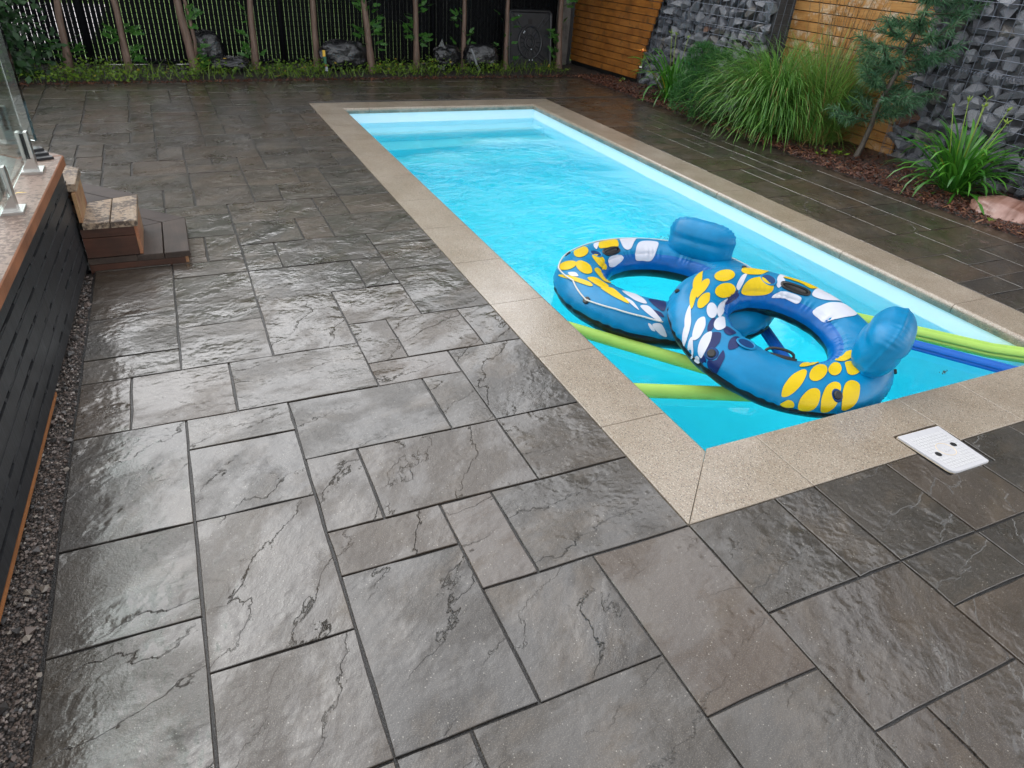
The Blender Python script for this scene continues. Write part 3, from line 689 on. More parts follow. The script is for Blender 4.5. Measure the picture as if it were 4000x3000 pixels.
mb = MB(); mb.prism([(-.03, -.01), (-1.5, 1.46), (-1.52, 1.44), (-.05, -.03)], -.04, zt); mb.build('return_skirt', MT['fascia'], deck)
for k in range(6):
    mb = MB(); mb.box((-.18, -.6-k*.8, -.05), (-.08, -.5-k*.8, zt)); mb.build('deck_post', MT['dark'], deck)

# ------------------------------------------------------------------ timber steps round the deck corner
stp = thing('deck_steps', 'wet timber steps wrapping the end of the low deck', 'steps', (-1.55, 2.59, 0))
def sp(poly, z0_, z1_, mat, name):
    mb = MB(); mb.prism([(x+1.55, y-2.59) for x, y in poly], z0_, z1_, inset=.003); return mb.build(name, MT[mat], stp)
d45 = Vector((-.7071, .7071)); n45 = Vector((-.7071, -.7071))
def run(corner, yn, w_, z, th, mats, length, n=2):
    """boards parallel to the deck edge, then turned 45 degrees at the corner"""
    gap = .004
    for i in range(n):
        a = i*(w_+gap); b = a + w_
        def mit(o): return Vector((corner[0]-o, corner[1] - o*.4142))
        pa, pb = mit(a), mit(b)
        sp([(corner[0]-b, yn), (corner[0]-a, yn), tuple(pa), tuple(pb)], z-th, z, mats[0], 'tread_board')
        pa2, pb2 = pa + d45*.003, pb + d45*.003
        sp([tuple(pa2), tuple(pa2 + d45*length), tuple(pb2 + d45*length), tuple(pb2)], z-th, z-.001, mats[1], 'tread_board')
run((-1.335, 3.117), 2.588, .122, .066, .030, ('step_dark', 'step_dark45'), .9, 2)
run((-1.547, 3.018), 2.588, .118, .250, .030, ('step_speck', 'step_dark45'), .8, 2)
run((-1.775, 2.930), 2.640, .115, .430, .035, ('step_speck', 'step_speck'), .6, 1)
def box_part(a, b, mat, name):
    mb = MB(); mb.box((a[0]+1.55, a[1]-2.59, a[2]), (b[0]+1.55, b[1]-2.59, b[2])); return mb.build(name, MT[mat], stp)
box_part((-1.568, 2.605, .067), (-1.553, 2.99, .219), 'riser_red', 'riser')
box_part((-1.797, 2.605, .251), (-1.782, 2.915, .394), 'riser', 'riser')
box_part((-1.362, 2.600, -.03), (-1.348, 3.08, .034), 'riser', 'riser')
mb = MB()
for c0, zz0, zz1 in (((-1.555, 2.995), .067, .219), ((-1.785, 2.915), .251, .394), ((-1.35, 3.09), -.03, .034)):
    p = [Vector(c0), Vector(c0)+d45*.8, Vector(c0)+d45*.8+n45*.015, Vector(c0)+n45*.015]; mb = MB(); mb.prism([(v.x+1.55, v.y-2.59) for v in p], zz0, zz1); mb.build('riser', MT['riser_red'], stp)
box_part((-1.803, 2.594, .071), (-1.5695, 2.607, .172), 'step_side', 'side_board')
box_part((-1.803, 2.595, .175), (-1.5690, 2.607, .218), 'step_side', 'side_board')
box_part((-1.806, 2.590, .036), (-1.584, 2.604, .0665), 'step_dark', 'side_board')
box_part((-1.806, 2.593, -.03), (-1.362, 2.606, .033), 'step_side', 'side_board')

# ------------------------------------------------------------------ glass railing
GX = -1.888
gl = thing('glass_railing', 'clear glass railing pane held by two steel clamps along the deck edge', 'glass railing', (GX, 1.5, .632))
mb = MB(); mb.box((-.006, -1.6, 0), (.006, .93, 1.05)); mb.build('pane', MT['glass'], gl)
gl2 = thing('glass_railing', 'second glass railing pane turned away round the deck corner', 'glass railing', (-1.905, 2.80, .60), math.radians(135))
mb = MB(); mb.box((0, -.006, 0), (1.05, .006, 1.05)); mb.build('pane', MT['glass'], gl2)
def spigot(loc, rz, label):
    s_ = thing('glass_clamp', label, 'glass clamp', loc, rz, 'steel clamps of the glass railing')
    mb = MB(); mb.prism(rounded([(-.048, -.048), (.048, -.048), (.048, .048), (-.048, .048)], [.004]*4, 2), 0, .012, inset=.002); mb.build('base_plate', MT['steel'], s_)
    mb = MB(); mb.box((-.026, -.024, .012), (.026, .024, .060)); mb.build('foot_block', MT['steel'], s_)
    for sg in (-1, 1):
        mb = MB(); xa, xb = (.013, .027) if sg > 0 else (-.027, -.013)
        pr = [(-.024, .060), (.024, .060), (.024, .148), (.012, .170), (-.024, .170)]
        vs = [(xa, a, b) for a, b in pr] + [(xb, a, b) for a, b in pr]; k = 5
        mb.add(vs, [tuple(range(k-1, -1, -1)), tuple(range(k, 2*k))] + [(i, (i+1) % k, k+(i+1) % k, k+i) for i in range(k)]); o = mb.build('clamp_cheek', MT['steel'], s_)
        bv = o.modifiers.new('bevel', 'BEVEL'); bv.width = .002; bv.segments = 2
        mb = MB(); a, b = (.0065, .0128) if sg > 0 else (-.0128, -.0065); mb.box((a, -.023, .061), (b, .023, .164)); mb.build('gasket', MT['rubber'], s_)
    return s_
spigot((GX, 2.395, DZ), 0, 'brushed steel glass clamp nearest the deck corner and the black rubber strips')
spigot((GX-.012, 1.86, DZ), 0, 'brushed steel glass clamp beside the yellow leaf on the deck edge')
spigot((-2.05, 2.93, DZ), math.radians(45), 'steel glass clamp standing behind the glass pane')
st = thing('rubber_strips', 'stack of three black stepped rubber strips on the deck corner', 'rubber strips', (-1.89, 2.60, DZ), math.radians(12))
for i in range(3):
    mb = MB(); mb.prism([(-.075, -.05+.035*i), (.065-.012*i, -.03+.042*i), (.055-.012*i, .02+.042*i), (-.075, .0+.035*i)], .006*i+.001, .012+.011*i, inset=.002); mb.build('rubber_strip', MT['rubber'], st)
lf = MB(); lf.strip([Vector((-.022, -.004, .002)), Vector((-.008, 0, .006)), Vector((.008, .002, .006)), Vector((.024, .006, .002))], [.001, .010, .009, .001], Vector((-.2, .98, 0)))
lf = lf.build('fallen_leaf', MT['yleaf'], None, loc=(-1.895, 2.07, DZ+.002)); tag(lf, 'small yellow leaf fallen on the deck edge board', 'leaf')

# ------------------------------------------------------------------ inflatable river tubes
PR = json.loads('''{"Fy":[[[1.585,1.598],[1.641,1.736],[1.728,1.824],[1.832,1.844],[1.928,1.792],[1.986,1.686],[1.994,1.561],[1.954,1.44],[1.88,1.333],[1.787,1.245],[1.693,1.19],[1.618,1.199],[1.573,1.291],[1.563,1.439]],[[1.779,2.19],[1.83,2.322],[1.933,2.409],[2.083,2.404],[2.247,2.281],[2.354,2.103],[2.374,1.952],[2.328,1.854],[2.237,1.807],[2.122,1.794],[2.003,1.809],[1.897,1.855],[1.818,1.935],[1.777,2.052]],[[2.592,1.305],[2.336,1.32],[2.118,1.289],[2.027,1.401],[2.141,1.558],[2.377,1.55]],[[2.776,1.241],[2.615,1.329],[2.425,1.542],[2.37,1.734],[2.589,1.72],[2.769,1.429]],[[1.445,1.338],[1.261,0.882],[1.136,0.915],[1.011,0.938],[1.147,1.516],[1.365,1.675],[1.468,1.582]],[[1.69,2.301],[1.475,1.947],[1.269,1.726],[1.166,1.702],[1.101,1.965],[1.024,2.081],[1.046,2.385],[1.21,2.612],[1.505,2.665],[1.713,2.56]],[[0.906,1.445],[0.769,0.968],[0.633,0.975],[0.465,0.966],[0.519,1.56],[0.692,1.412]],[[2.791,1.019],[2.5,1.238],[2.109,1.153],[1.797,0.731],[2.089,1.252],[2.441,1.346],[2.723,1.181]],[[-2.289,0.336],[-2.294,0.755],[-2.228,1.269],[-2.11,1.614],[-2.063,1.57],[-2.116,1.124],[-2.196,0.59],[-2.252,0.329]],[[-1.726,1.957],[-1.771,1.758],[-1.829,1.562],[-1.891,1.385],[-1.95,1.245],[-2.001,1.159],[-2.042,1.139],[-2.068,1.189],[-2.073,1.307],[-2.052,1.487],[-1.994,1.713],[-1.896,1.956],[-1.778,2.133],[-1.717,2.113]],[[-1.516,1.871],[-1.564,1.736],[-1.622,1.612],[-1.68,1.515],[-1.733,1.455],[-1.776,1.442],[-1.804,1.479],[-1.811,1.569],[-1.789,1.706],[-1.731,1.874],[-1.64,2.035],[-1.547,2.12],[-1.493,2.098],[-1.487,2.0]],[[-1.402,1.968],[-1.265,1.881],[-1.312,1.561],[-1.411,1.407],[-1.538,1.385],[-1.576,1.531]],[[-1.418,2.299],[-1.042,2.28],[-0.946,2.053],[-1.197,1.974],[-1.417,2.056]],[[-2.158,1.658],[-2.003,2.165],[-1.62,2.556],[-1.957,1.919]],[[-2.128,-0.023],[-2.142,0.437],[-2.09,0.823],[-2.018,0.969],[-1.971,0.862],[-1.979,0.404],[-2.012,0.046],[-2.063,-0.045]],[[-1.95,0.026],[-1.973,0.581],[-1.918,1.041],[-1.812,1.265],[-1.743,1.181],[-1.788,0.789],[-1.84,0.274],[-1.899,0.007]],[[-1.784,0.196],[-1.777,0.789],[-1.697,1.173],[-1.587,1.277],[-1.521,1.112],[-1.57,0.803],[-1.643,0.377],[-1.726,0.141]],[[-2.267,0.001],[-2.224,0.306],[-2.17,0.257],[-2.156,-0.005],[-2.224,-0.05]]],"Fw":[[[2.741,1.944],[2.846,1.848],[2.926,1.713],[2.967,1.585],[2.97,1.493],[2.942,1.447],[2.891,1.446],[2.822,1.484],[2.744,1.55],[2.67,1.633],[2.612,1.725],[2.585,1.819],[2.596,1.905],[2.649,1.959]],[[3.138,0.432],[3.015,0.82],[2.927,1.139],[2.925,1.354],[3.071,1.147],[-3.122,0.719]],[[-3.023,0.195],[-3.096,0.62],[-3.135,0.968],[-3.126,1.218],[-3.037,0.938],[-2.982,0.498],[-2.971,0.117]],[[3.1,1.361],[2.952,1.714],[2.85,2.168],[3.132,1.786],[-3.099,1.397]],[[2.836,1.842],[2.323,2.27],[2.109,2.42],[2.595,2.371],[2.946,1.878]],[[3.107,-0.176],[3.024,0.406],[2.902,0.769],[2.638,1.147],[2.95,0.848],[3.094,0.299]],[[-3.131,-0.001],[3.096,0.466],[3.119,0.541],[-3.056,0.083],[-3.062,-0.292]],[[1.787,2.205],[1.602,1.866],[1.447,1.598],[1.397,1.626],[1.585,2.084],[1.753,2.343]],[[1.006,2.037],[0.975,1.554],[0.889,0.957],[0.809,0.967],[0.89,1.369],[0.873,1.764],[0.956,2.163]],[[1.081,2.648],[0.932,2.263],[0.75,2.176],[0.552,2.223],[0.57,2.565],[0.824,2.539]],[[0.487,1.832],[0.48,0.965],[0.377,0.96],[0.167,0.926],[0.237,1.67],[0.387,1.938]],[[0.286,2.593],[0.254,2.002],[0.174,1.363],[0.077,0.903],[-0.089,1.186],[-0.135,1.872],[-0.065,2.613],[0.09,2.693]],[[-3.031,-0.215],[-3.027,0.102],[-2.991,0.1],[-2.981,-0.198]]],"Fn":[[[-3.074,0.782],[-3.119,1.187],[-3.072,1.442],[-2.972,1.136],[-2.941,0.771],[-2.88,0.402],[-2.915,0.25],[-2.982,0.498]],[[3.086,1.168],[2.956,1.546],[2.963,1.675],[3.124,1.33],[-3.126,1.05]],[[2.367,2.407],[2.009,2.355],[1.753,2.303],[1.845,2.596],[2.153,2.612]],[[-3.14,1.642],[3.118,1.906],[-3.015,1.962],[-2.981,1.586],[-3.045,1.494]],[[-2.897,1.179],[-2.953,1.533],[-2.942,1.834],[-2.87,1.799],[-2.807,1.365],[-2.842,1.043]],[[-2.922,0.226],[-2.874,0.424],[-2.852,0.698],[-2.885,0.971],[-2.815,0.728],[-2.793,-0.022],[-2.861,-0.177]],[[-2.971,-0.133],[-2.989,0.353],[-2.927,0.229],[-2.905,-0.089]]],"By":[[[2.159,1.469],[2.246,1.594],[2.346,1.639],[2.437,1.6],[2.494,1.5],[2.501,1.373],[2.459,1.242],[2.378,1.11],[2.259,0.947],[2.12,0.736],[2.072,0.782],[2.023,0.822],[2.001,0.913],[2.088,1.27]],[[2.654,1.389],[2.717,1.361],[2.771,1.253],[2.796,1.094],[2.784,0.915],[2.74,0.742],[2.67,0.587],[2.586,0.471],[2.526,0.459],[2.522,0.613],[2.534,0.822],[2.548,1.028],[2.568,1.205],[2.601,1.332]],[[2.629,1.311],[2.573,1.514],[2.696,1.851],[2.929,1.82],[3.006,1.542],[2.889,1.328]],[[2.789,1.952],[2.639,2.258],[2.875,2.452],[-3.066,2.306],[-3.028,1.865],[3.002,1.925]],[[2.029,1.667],[1.726,0.993],[1.567,1.05],[1.609,1.541],[1.731,1.979],[1.976,1.844]],[[2.313,1.764],[2.201,1.989],[2.241,2.359],[2.412,2.684],[2.592,2.385],[2.463,1.992]],[[2.746,0.453],[2.914,0.945],[-3.097,1.334],[-2.993,1.196],[3.036,0.912]],[[3.07,1.41],[3.114,1.745],[-2.932,1.749],[-2.859,1.411],[-3.062,1.351]],[[-2.947,1.38],[-2.847,1.692],[-2.594,1.326],[-2.525,1.112],[-2.643,1.167],[-2.835,1.278]]],"Bw":[[[1.513,1.063],[1.409,1.09],[1.282,1.11],[1.509,2.135],[1.658,2.107]],[[1.521,2.757],[1.44,2.095],[1.282,1.586],[1.057,1.558],[1.077,2.16],[1.185,2.819],[1.37,2.849]],[[2.267,2.651],[2.046,2.291],[1.752,2.371],[1.775,2.656],[2.06,2.842]],[[2.836,0.926],[2.898,1.191],[3.006,1.196],[2.937,0.966]],[[-2.752,1.822],[-2.615,2.137],[-2.371,1.414],[-2.473,1.331],[-2.602,1.511]],[[-2.439,1.165],[-2.367,1.301],[-2.254,0.925],[-2.202,0.637],[-2.289,0.755]],[[-2.289,0.488],[-2.213,0.582],[-2.149,0.073],[-2.207,0.11]],[[-2.321,0.504],[-2.292,0.485],[-2.247,0.237],[-2.283,0.251]],[[-2.629,1.386],[-2.516,1.289],[-2.416,0.943],[-2.522,1.142]],[[1.988,1.332],[1.791,0.966],[1.904,1.421],[2.103,1.717]]],"Bn":[[[-2.4,1.753],[-2.205,1.88],[-2.195,1.143],[-2.264,1.201]],[[-2.336,1.149],[-2.239,1.075],[-2.193,0.854],[-2.253,0.906]]]}''')
def closed_spline(pts, n=5):
    k = len(pts); out = []
    for i in range(k):
        p0, p1, p2, p3 = (Vector(pts[(i+j-1) % k]) for j in range(4))
        for q in range(n):
            t = q/n
            out.append(.5*((2*p1) + (p2-p0)*t + (2*p0-5*p1+4*p2-p3)*t*t + (3*p1-p0-3*p2+p3)*t**3))
    return out
def make_tube(name, label, prm, key, seed):
    cx, cy_, cz, ax, ay, RR, r, rz = prm
    root = thing(name, label, 'pool float', (cx, cy_, cz), 0, 'inflatable ring loungers in the pool')
    root.rotation_euler = (Matrix.Rotation(ay, 3, 'Y') @ Matrix.Rotation(ax, 3, 'X')).to_euler()
    SEAM, INN = -.12, 2.42
    def rad(u, v, off=0.0):
        d = lambda a, b: abs((a-b+math.pi) % (2*math.pi) - math.pi)
        ph = noise.noise(Vector((u*3, seed, 0)))*2
        pk = .0034*math.sin(40*u+7*ph)*math.exp(-(d(v, SEAM)/.26)**2) + 0.0028*math.sin(48*u+8*ph)*math.exp(-(d(v, INN)/.22)**2)
        pk += .0035*noise.noise(Vector((math.cos(u)*5, math.sin(u)*5, v*2.2+seed)))
        pk -= .007*math.exp(-(d(v, SEAM)/.05)**2) + .006*math.exp(-(d(v, INN)/.05)**2)
        cv, sv = math.cos(v), math.sin(v)
        nx_, nz = cv/r, sv/rz; ln = math.hypot(nx_, nz); nx_ /= ln; nz /= ln
        e = pk + off
        rr_ = RR + r*cv + nx_*e
        return Vector((rr_*math.cos(u), rr_*math.sin(u), rz*sv + nz*e))
    nu, nv = 420, 72
    mb = MB(); mb.smooth = True
    for i in range(nu):
        for j in range(nv): mb.v.append(tuple(rad(2*math.pi*i/nu, SEAM + 2*math.pi*j/nv)))
    for i in range(nu):
        for j in range(nv):
            v = (SEAM + 2*math.pi*(j+.5)/nv)
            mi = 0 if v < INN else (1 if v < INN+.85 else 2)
            mb.f.append([i*nv+j, ((i+1) % nu)*nv+j, ((i+1) % nu)*nv+(j+1) % nv, i*nv+(j+1) % nv]); mb.mi.append(mi); mb.tint.append(0); mb.sm.append(True)
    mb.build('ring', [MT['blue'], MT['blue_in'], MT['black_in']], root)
    for kk, nm, mt, lift in (('n', 'navy_patch', 'navy', .0022), ('w', 'white_patch', 'white', .0027), ('y', 'yellow_patch', 'yellow', .0032)):
        for poly in PR[key+kk]:
            pts = [list(poly[0])]
            for p in poly[1:]:
                q = list(p)
                while q[0]-pts[-1][0] > math.pi: q[0] -= 2*math.pi
                while q[0]-pts[-1][0] < -math.pi: q[0] += 2*math.pi
                while q[1]-pts[-1][1] > math.pi: q[1] -= 2*math.pi
                while q[1]-pts[-1][1] < -math.pi: q[1] += 2*math.pi
                pts.append(q)
            sp_ = closed_spline(pts, 6 if len(pts) < 10 else 3); n = len(sp_); c = sum(sp_, Vector((0, 0)))/n; sp_ = [c.lerp(p, .92) for p in sp_]
            mb = MB(); mb.smooth = True; rings = 10
            vs = [rad(c.x, c.y, lift)]
            for a in range(1, rings+1):
                for p in sp_:
                    q = c.lerp(p, a/rings); vs.append(rad(q.x, q.y, lift))
            fs = [(0, 1+i, 1+(i+1) % n) for i in range(n)]
            for a in range(rings-1):
                for i in range(n): fs.append((1+a*n+i, 1+(a+1)*n+i, 1+(a+1)*n+(i+1) % n, 1+a*n+(i+1) % n))
            mb.add(vs, fs); o = mb.build(nm, MT[mt], root)
            if sum(p.normal.dot(Vector(rad(c.x, c.y, .02))-Vector(rad(c.x, c.y, 0))) for p in o.data.polygons) < 0: o.data.flip_normals()
    def fr(u, v):
        p = rad(u, v); du = (rad(u+.01, v)-p).normalized(); nn = (rad(u, v, .01)-p).normalized(); dv_ = nn.cross(du)
        m_ = Matrix((du, dv_, nn)).transposed().to_4x4(); m_.translation = p; return m_
    def disc(u, v, rad_, z0_, z1_, mat, nm, dish=False):
        mb = MB(); m_ = fr(u, v); n = 24
        if dish:                                                       # a cup pocket: rim then a dark well
            for a, z in ((1.12, .001), (1.0, .006), (.9, .001), (.82, -.03)): pass
            vs = []
            rr_ = [(1.14, .0015), (1.03, .006), (.93, .0045), (.86, .0022)]
            for f, z in rr_: vs += [m_ @ Vector((rad_*f*math.cos(2*math.pi*i/n), rad_*f*math.sin(2*math.pi*i/n), z)) for i in range(n)]
            fs = [(a*n+i, a*n+(i+1) % n, (a+1)*n+(i+1) % n, (a+1)*n+i) for a in range(3) for i in range(n)]
            mb.smooth = True; mb.add(vs, fs); mb.build(nm, MT['blue'], root)
            mb = MB(); mb.add([m_ @ Vector((rad_*.87*math.cos(2*math.pi*i/n), rad_*.87*math.sin(2*math.pi*i/n), .0024)) for i in range(n)], [tuple(range(n))]); mb.build('cup_well', MT['cupblue'], root)
        else:
            mb.prism([(rad_*math.cos(2*math.pi*i/n), rad_*math.sin(2*math.pi*i/n)) for i in range(n)], z0_, z1_, m_, inset=min(.004, rad_*.3)); mb.build(nm, MT[mat], root)
    def handle(u, v, ang, tall):
        m_ = fr(u, v) @ Matrix.Rotation(ang, 4, 'Z'); n = 28
        mb = MB(); a, b = .078, .030
        def ov(f, z): return [m_ @ Vector((a*f*math.copysign(abs(math.cos(2*math.pi*i/n))**.7, math.cos(2*math.pi*i/n)), b*f*math.copysign(abs(math.sin(2*math.pi*i/n))**.8, math.sin(2*math.pi*i/n)), z)) for i in range(n)]
        vs = ov(1.0, -.004) + ov(.98, .007) + ov(.85, .0085) + ov(.62, .003); mb.smooth = True
        mb.add(vs, [(k*n+i, k*n+(i+1) % n, (k+1)*n+(i+1) % n, (k+1)*n+i) for k in range(3) for i in range(n)] + [tuple(range(3*n, 4*n))]); mb.build('handle_base', MT['hblack'], root)
        mb = MB(); mb.smooth = True
        mb.tube([m_ @ Vector((.060*math.cos(t), 0, .004+tall*math.sin(t)**.6 if math.sin(t) > 0 else .004)) for t in [math.pi*i/16 for i in range(17)]], .0062, 8); mb.build('grab_handle', MT['hblack'], root)
    def backrest(u, v, wt, ht, th, lean, twist=0.0, lift=.5):
        p = rad(u, v); rd = Vector((math.cos(u), math.sin(u), 0)); tg = Vector((-math.sin(u), math.cos(u), 0))
        z = (Vector((0, 0, 1)) + rd*lean).normalized(); y_ = z.cross(tg).normalized()
        m_ = Matrix((tg, y_, z)).transposed().to_4x4() @ Matrix.Rotation(twist, 4, 'Y'); m_.translation = p + z*ht*lift
        nu_, nv_ = 130, 50; mb = MB(); mb.smooth = True; vs = []
        for i in range(nu_):
            a = 2*math.pi*i/nu_
            for j in range(nv_+1):
                b = -math.pi/2 + math.pi*j/nv_
                cb = math.copysign(abs(math.cos(b))**.75, math.cos(b)); sb = math.sin(b)
                ca = math.copysign(abs(math.cos(a))**.55, math.cos(a)); sa = math.copysign(abs(math.sin(a))**.55, math.sin(a))
                x_, z_, y2 = wt*.5*ca*cb, ht*.5*sa*cb, th*.5*sb
                ring_ = math.exp(-(b/.35)**2)
                pk = 1 + .012*math.sin(26*a+seed+2*math.sin(3*a))*ring_ + .035*math.exp(-(b/.07)**2) + .03*noise.noise(Vector((ca*2+seed, sa*2, sb*2)))
                y2 *= 1 - .10*math.exp(-((z_/ht-.05)/.07)**2)           # welded crease across the cushion
                vs.append(m_ @ Vector((x_*pk, y2, z_*pk)))
        mb.add(vs, [(i*(nv_+1)+j, ((i+1) % nu_)*(nv_+1)+j, ((i+1) % nu_)*(nv_+1)+j+1, i*(nv_+1)+j+1) for i in range(nu_) for j in range(nv_)]); mb.build('backrest', MT['blue'], root)
    return root, rad, fr, disc, handle, backrest
FPR = (1.1537, .8619, .0443, .165, .041, .3899, .1458, .0972)
BPR = (1.073, 1.6642, -.0595, -.017, .01, .4704, .1533, .1102)
root, rad, fr, disc, handle, backrest = make_tube('pool_tube', 'blue ring lounger lying tilted on top, its edge against the near coping', FPR, 'F', 1.7)
for uv in ((-2.931, .568), (-1.819, .749)):
    disc(*uv, .030, -.002, .003, 'cupblue', 'valve_collar'); disc(*uv, .019, .002, .012, 'hblack', 'valve')
for uv in ((2.383, .568), (1.298, .80), (-.823, .35)): disc(*uv, .012, -.002, .012, 'hblack', 'tow_tab')
disc(1.11, 1.819, .040, 0, 0, 'cupblue', 'cup_holder', True); disc(-2.791, 1.72, .040, 0, 0, 'cupblue', 'cup_holder', True)
handle(.712, 1.923, .0, .018); handle(-2.37, 2.25, .0, .030)
backrest(-1.0, 1.56, .36, .27, .20, .16, 0, .36)
root, rad, fr, disc, handle, backrest = make_tube('pool_tube', 'blue ring lounger floating flat underneath, with a white rope across it', BPR, 'B', 4.2)
disc(2.221, 1.858, .036, 0, 0, 'cupblue', 'cup_holder', True)
handle(1.905, 2.07, 0, .02)
ropepts = [(-.25, .62), (.9, .75), (1.6, .80), (2.235, .605), (2.66, .62), (3.05, .9), (-2.915+2*math.pi, .574), (-2.62+2*math.pi, .70), (-2.36+2*math.pi, .70), (-2.18+2*math.pi, .62)]
for uv in ((2.235, .605), (-2.915, .574)): disc(*uv, .020, -.002, .010, 'hblack', 'grommet')
pts = []
for (a, b), (c, d) in zip(ropepts, ropepts[1:]):
    pa, pb = rad(a, b, .009), rad(c, d, .009)
    for i in range(8):
        t = i/8; pts.append(rad(a+(c-a)*t, b+(d-b)*t, .009))
mb = MB(); mb.smooth = True; mb.tube(pts, .0045, 6); mb.build('rope', MT['rope'], root)
backrest(.50, 1.75, .40, .25, .19, .10, 0, .22)

# ------------------------------------------------------------------ foam noodles on the water
def noodle(label, pts, r, mat, grooves=0):
    p0 = Vector(pts[0]); o_ = []
    for i in range(len(pts)-1):
        for k in range(8): o_.append(Vector(pts[i]).lerp(Vector(pts[i+1]), k/8) - p0)
    o_.append(Vector(pts[-1]) - p0)
    mb = MB(); mb.smooth = True
    pf = (lambda t: 1 - .34*max(0, math.cos(grooves*t))**8) if grooves else None
    mb.tube(o_, r, 48 if grooves else 20, True, pf)
    o = mb.build('pool_noodle', MT[mat]); o.location = p0; o['group'] = 'foam noodles in the pool'
    return tag(o, label, 'pool noodle', 'foam noodles in the pool')
wz = WATER_Z + .018
noodle('lime foam noodle running from the left coping under the flat ring lounger', [(.335, 1.60, wz), (.765, 1.055, wz), (1.05, .70, wz-.01)], .034, 'noodle_g')
noodle('short looking lime foam noodle nearest the pool corner, under the tilted ring', [(.335, .925, wz), (.79, .735, wz), (1.25, .55, wz-.02)], .034, 'noodle_g')
noodle('thick grooved lime noodle at the right end of the pool, above the blue one', [(1.86, 1.30, wz), (2.20, .88, wz+.01), (2.40, .57, wz+.03), (2.49, .425, wz+.06)], .040, 'noodle_g', 5)
noodle('grooved blue noodle beside the lime one at the right end of the pool', [(1.95, .98, wz), (2.36, .42, wz), (2.43, .335, wz+.01)], .030, 'noodle_b', 5)
noodle('blue noodle seen on the water through the hole of the tilted ring', [(1.53, 1.44, wz), (1.27, .84, wz), (1.20, .66, wz-.01)], .030, 'noodle_b', 5)
def litter(label, x, y, n, sz, mat):
    mb = MB()
    for _ in range(n):
        a = U(0, 6.3); px_, py_ = random.gauss(0, sz), random.gauss(0, sz*.5); l = U(.012, .03)
        mb.strip([Vector((px_, py_, 0)), Vector((px_+l*math.cos(a)*.5, py_+l*math.sin(a)*.5, .003)), Vector((px_+l*math.cos(a), py_+l*math.sin(a), 0))], [.002, .007, .001], Vector((-math.sin(a), math.cos(a), 0)))
    o = mb.build('leaf_litter', MT[mat]); o.location = (x, y, WATER_Z+.006); o['kind'] = 'stuff'; return tag(o, label, 'leaf litter')
litter('dark leaf bits floating near the right coping corner', 2.03, .545, 9, .02, 'debris')
litter('specks floating above the back ring lounger', 1.75, 2.55, 22, .05, 'debris')
o = litter('small orange leaf on the underwater step', .56, 5.82, 3, .02, 'flower'); o.location.z = -.612

# ------------------------------------------------------------------ black slatted chain-link fence
FY0, FSL = 8.98, .04
fence = thing('slat_fence', 'tall black chain link fence filled with thin vertical slats', 'fence', (0, FY0, 0), math.atan(FSL))
P = .053; sw = .0492
mb = MB(); mb.box((-sw/2, -.004, .03), (sw/2, .004, 1.84)); slat_me = mb.mesh('slat', MT['slat'])
for i in range(-90, 83):
    o = link('slat', slat_me, fence); o.location = (i*P + U(-.0008, .0008), 0, 0)
wm2 = MB()
for sg in (-1, 1):
    for k in range(-62, 64):
        xa, xb = -90*P, 82.5*P; zz = k*.11
        za, zb_ = zz + sg*xa*1.04, zz + sg*xb*1.04
        ta, tb = 0, 1
        lo, hi = .03, 1.83
        if za == zb_: continue
        t1, t2 = sorted(((lo-za)/(zb_-za), (hi-za)/(zb_-za))); ta, tb = max(0, t1), min(1, t2)
        if tb <= ta: continue
        wm2.tube([(xa+(xb-xa)*ta, -.009, za+(zb_-za)*ta), (xa+(xb-xa)*tb, -.009, za+(zb_-za)*tb)], .0036, 3, False)
wm2.build('wire_mesh', MT['blackwire'], fence, 'stuff')
for x in (-4.4, -2.09, .12, 2.19, 4.35):
    mb = MB(); mb.smooth = True; mb.tube([(x, -.035, -.05), (x, -.035, 1.9)], .032, 12); mb.build('post', MT['slat'], fence)
for z in (.05, 1.85):
    mb = MB(); mb.smooth = True; mb.tube([(-4.8, -.012, z), (4.4, -.012, z)], .02, 8); mb.build('rail', MT['slat'], fence)
pt = thing('wooden_post', 'square grey weathered post at the end of the black fence', 'post', (4.22, 8.98, 0), .1)
mb = MB(); mb.box((-.075, -.075, -.1), (.075, .075, 1.95)); mb.build('shaft', MT['post_wood'], pt); mb = MB(); mb.prism([(-.085, -.085), (.085, -.085), (.085, .085), (-.085, .085)], 1.951, 1.985, inset=.012); mb.build('cap', MT['post_wood'], pt)
pt = thing('metal_post', 'slim black post between the grey wooden post and the wood panel', 'post', (4.37, 9.02, 0))
mb = MB(); mb.box((-.03, -.03, -.1), (.03, .03, 1.9)); mb.build('shaft', MT['black'], pt); mb = MB(); mb.box((-.034, -.034, 1.901), (.034, .034, 1.925)); mb.build('cap', MT['black'], pt)

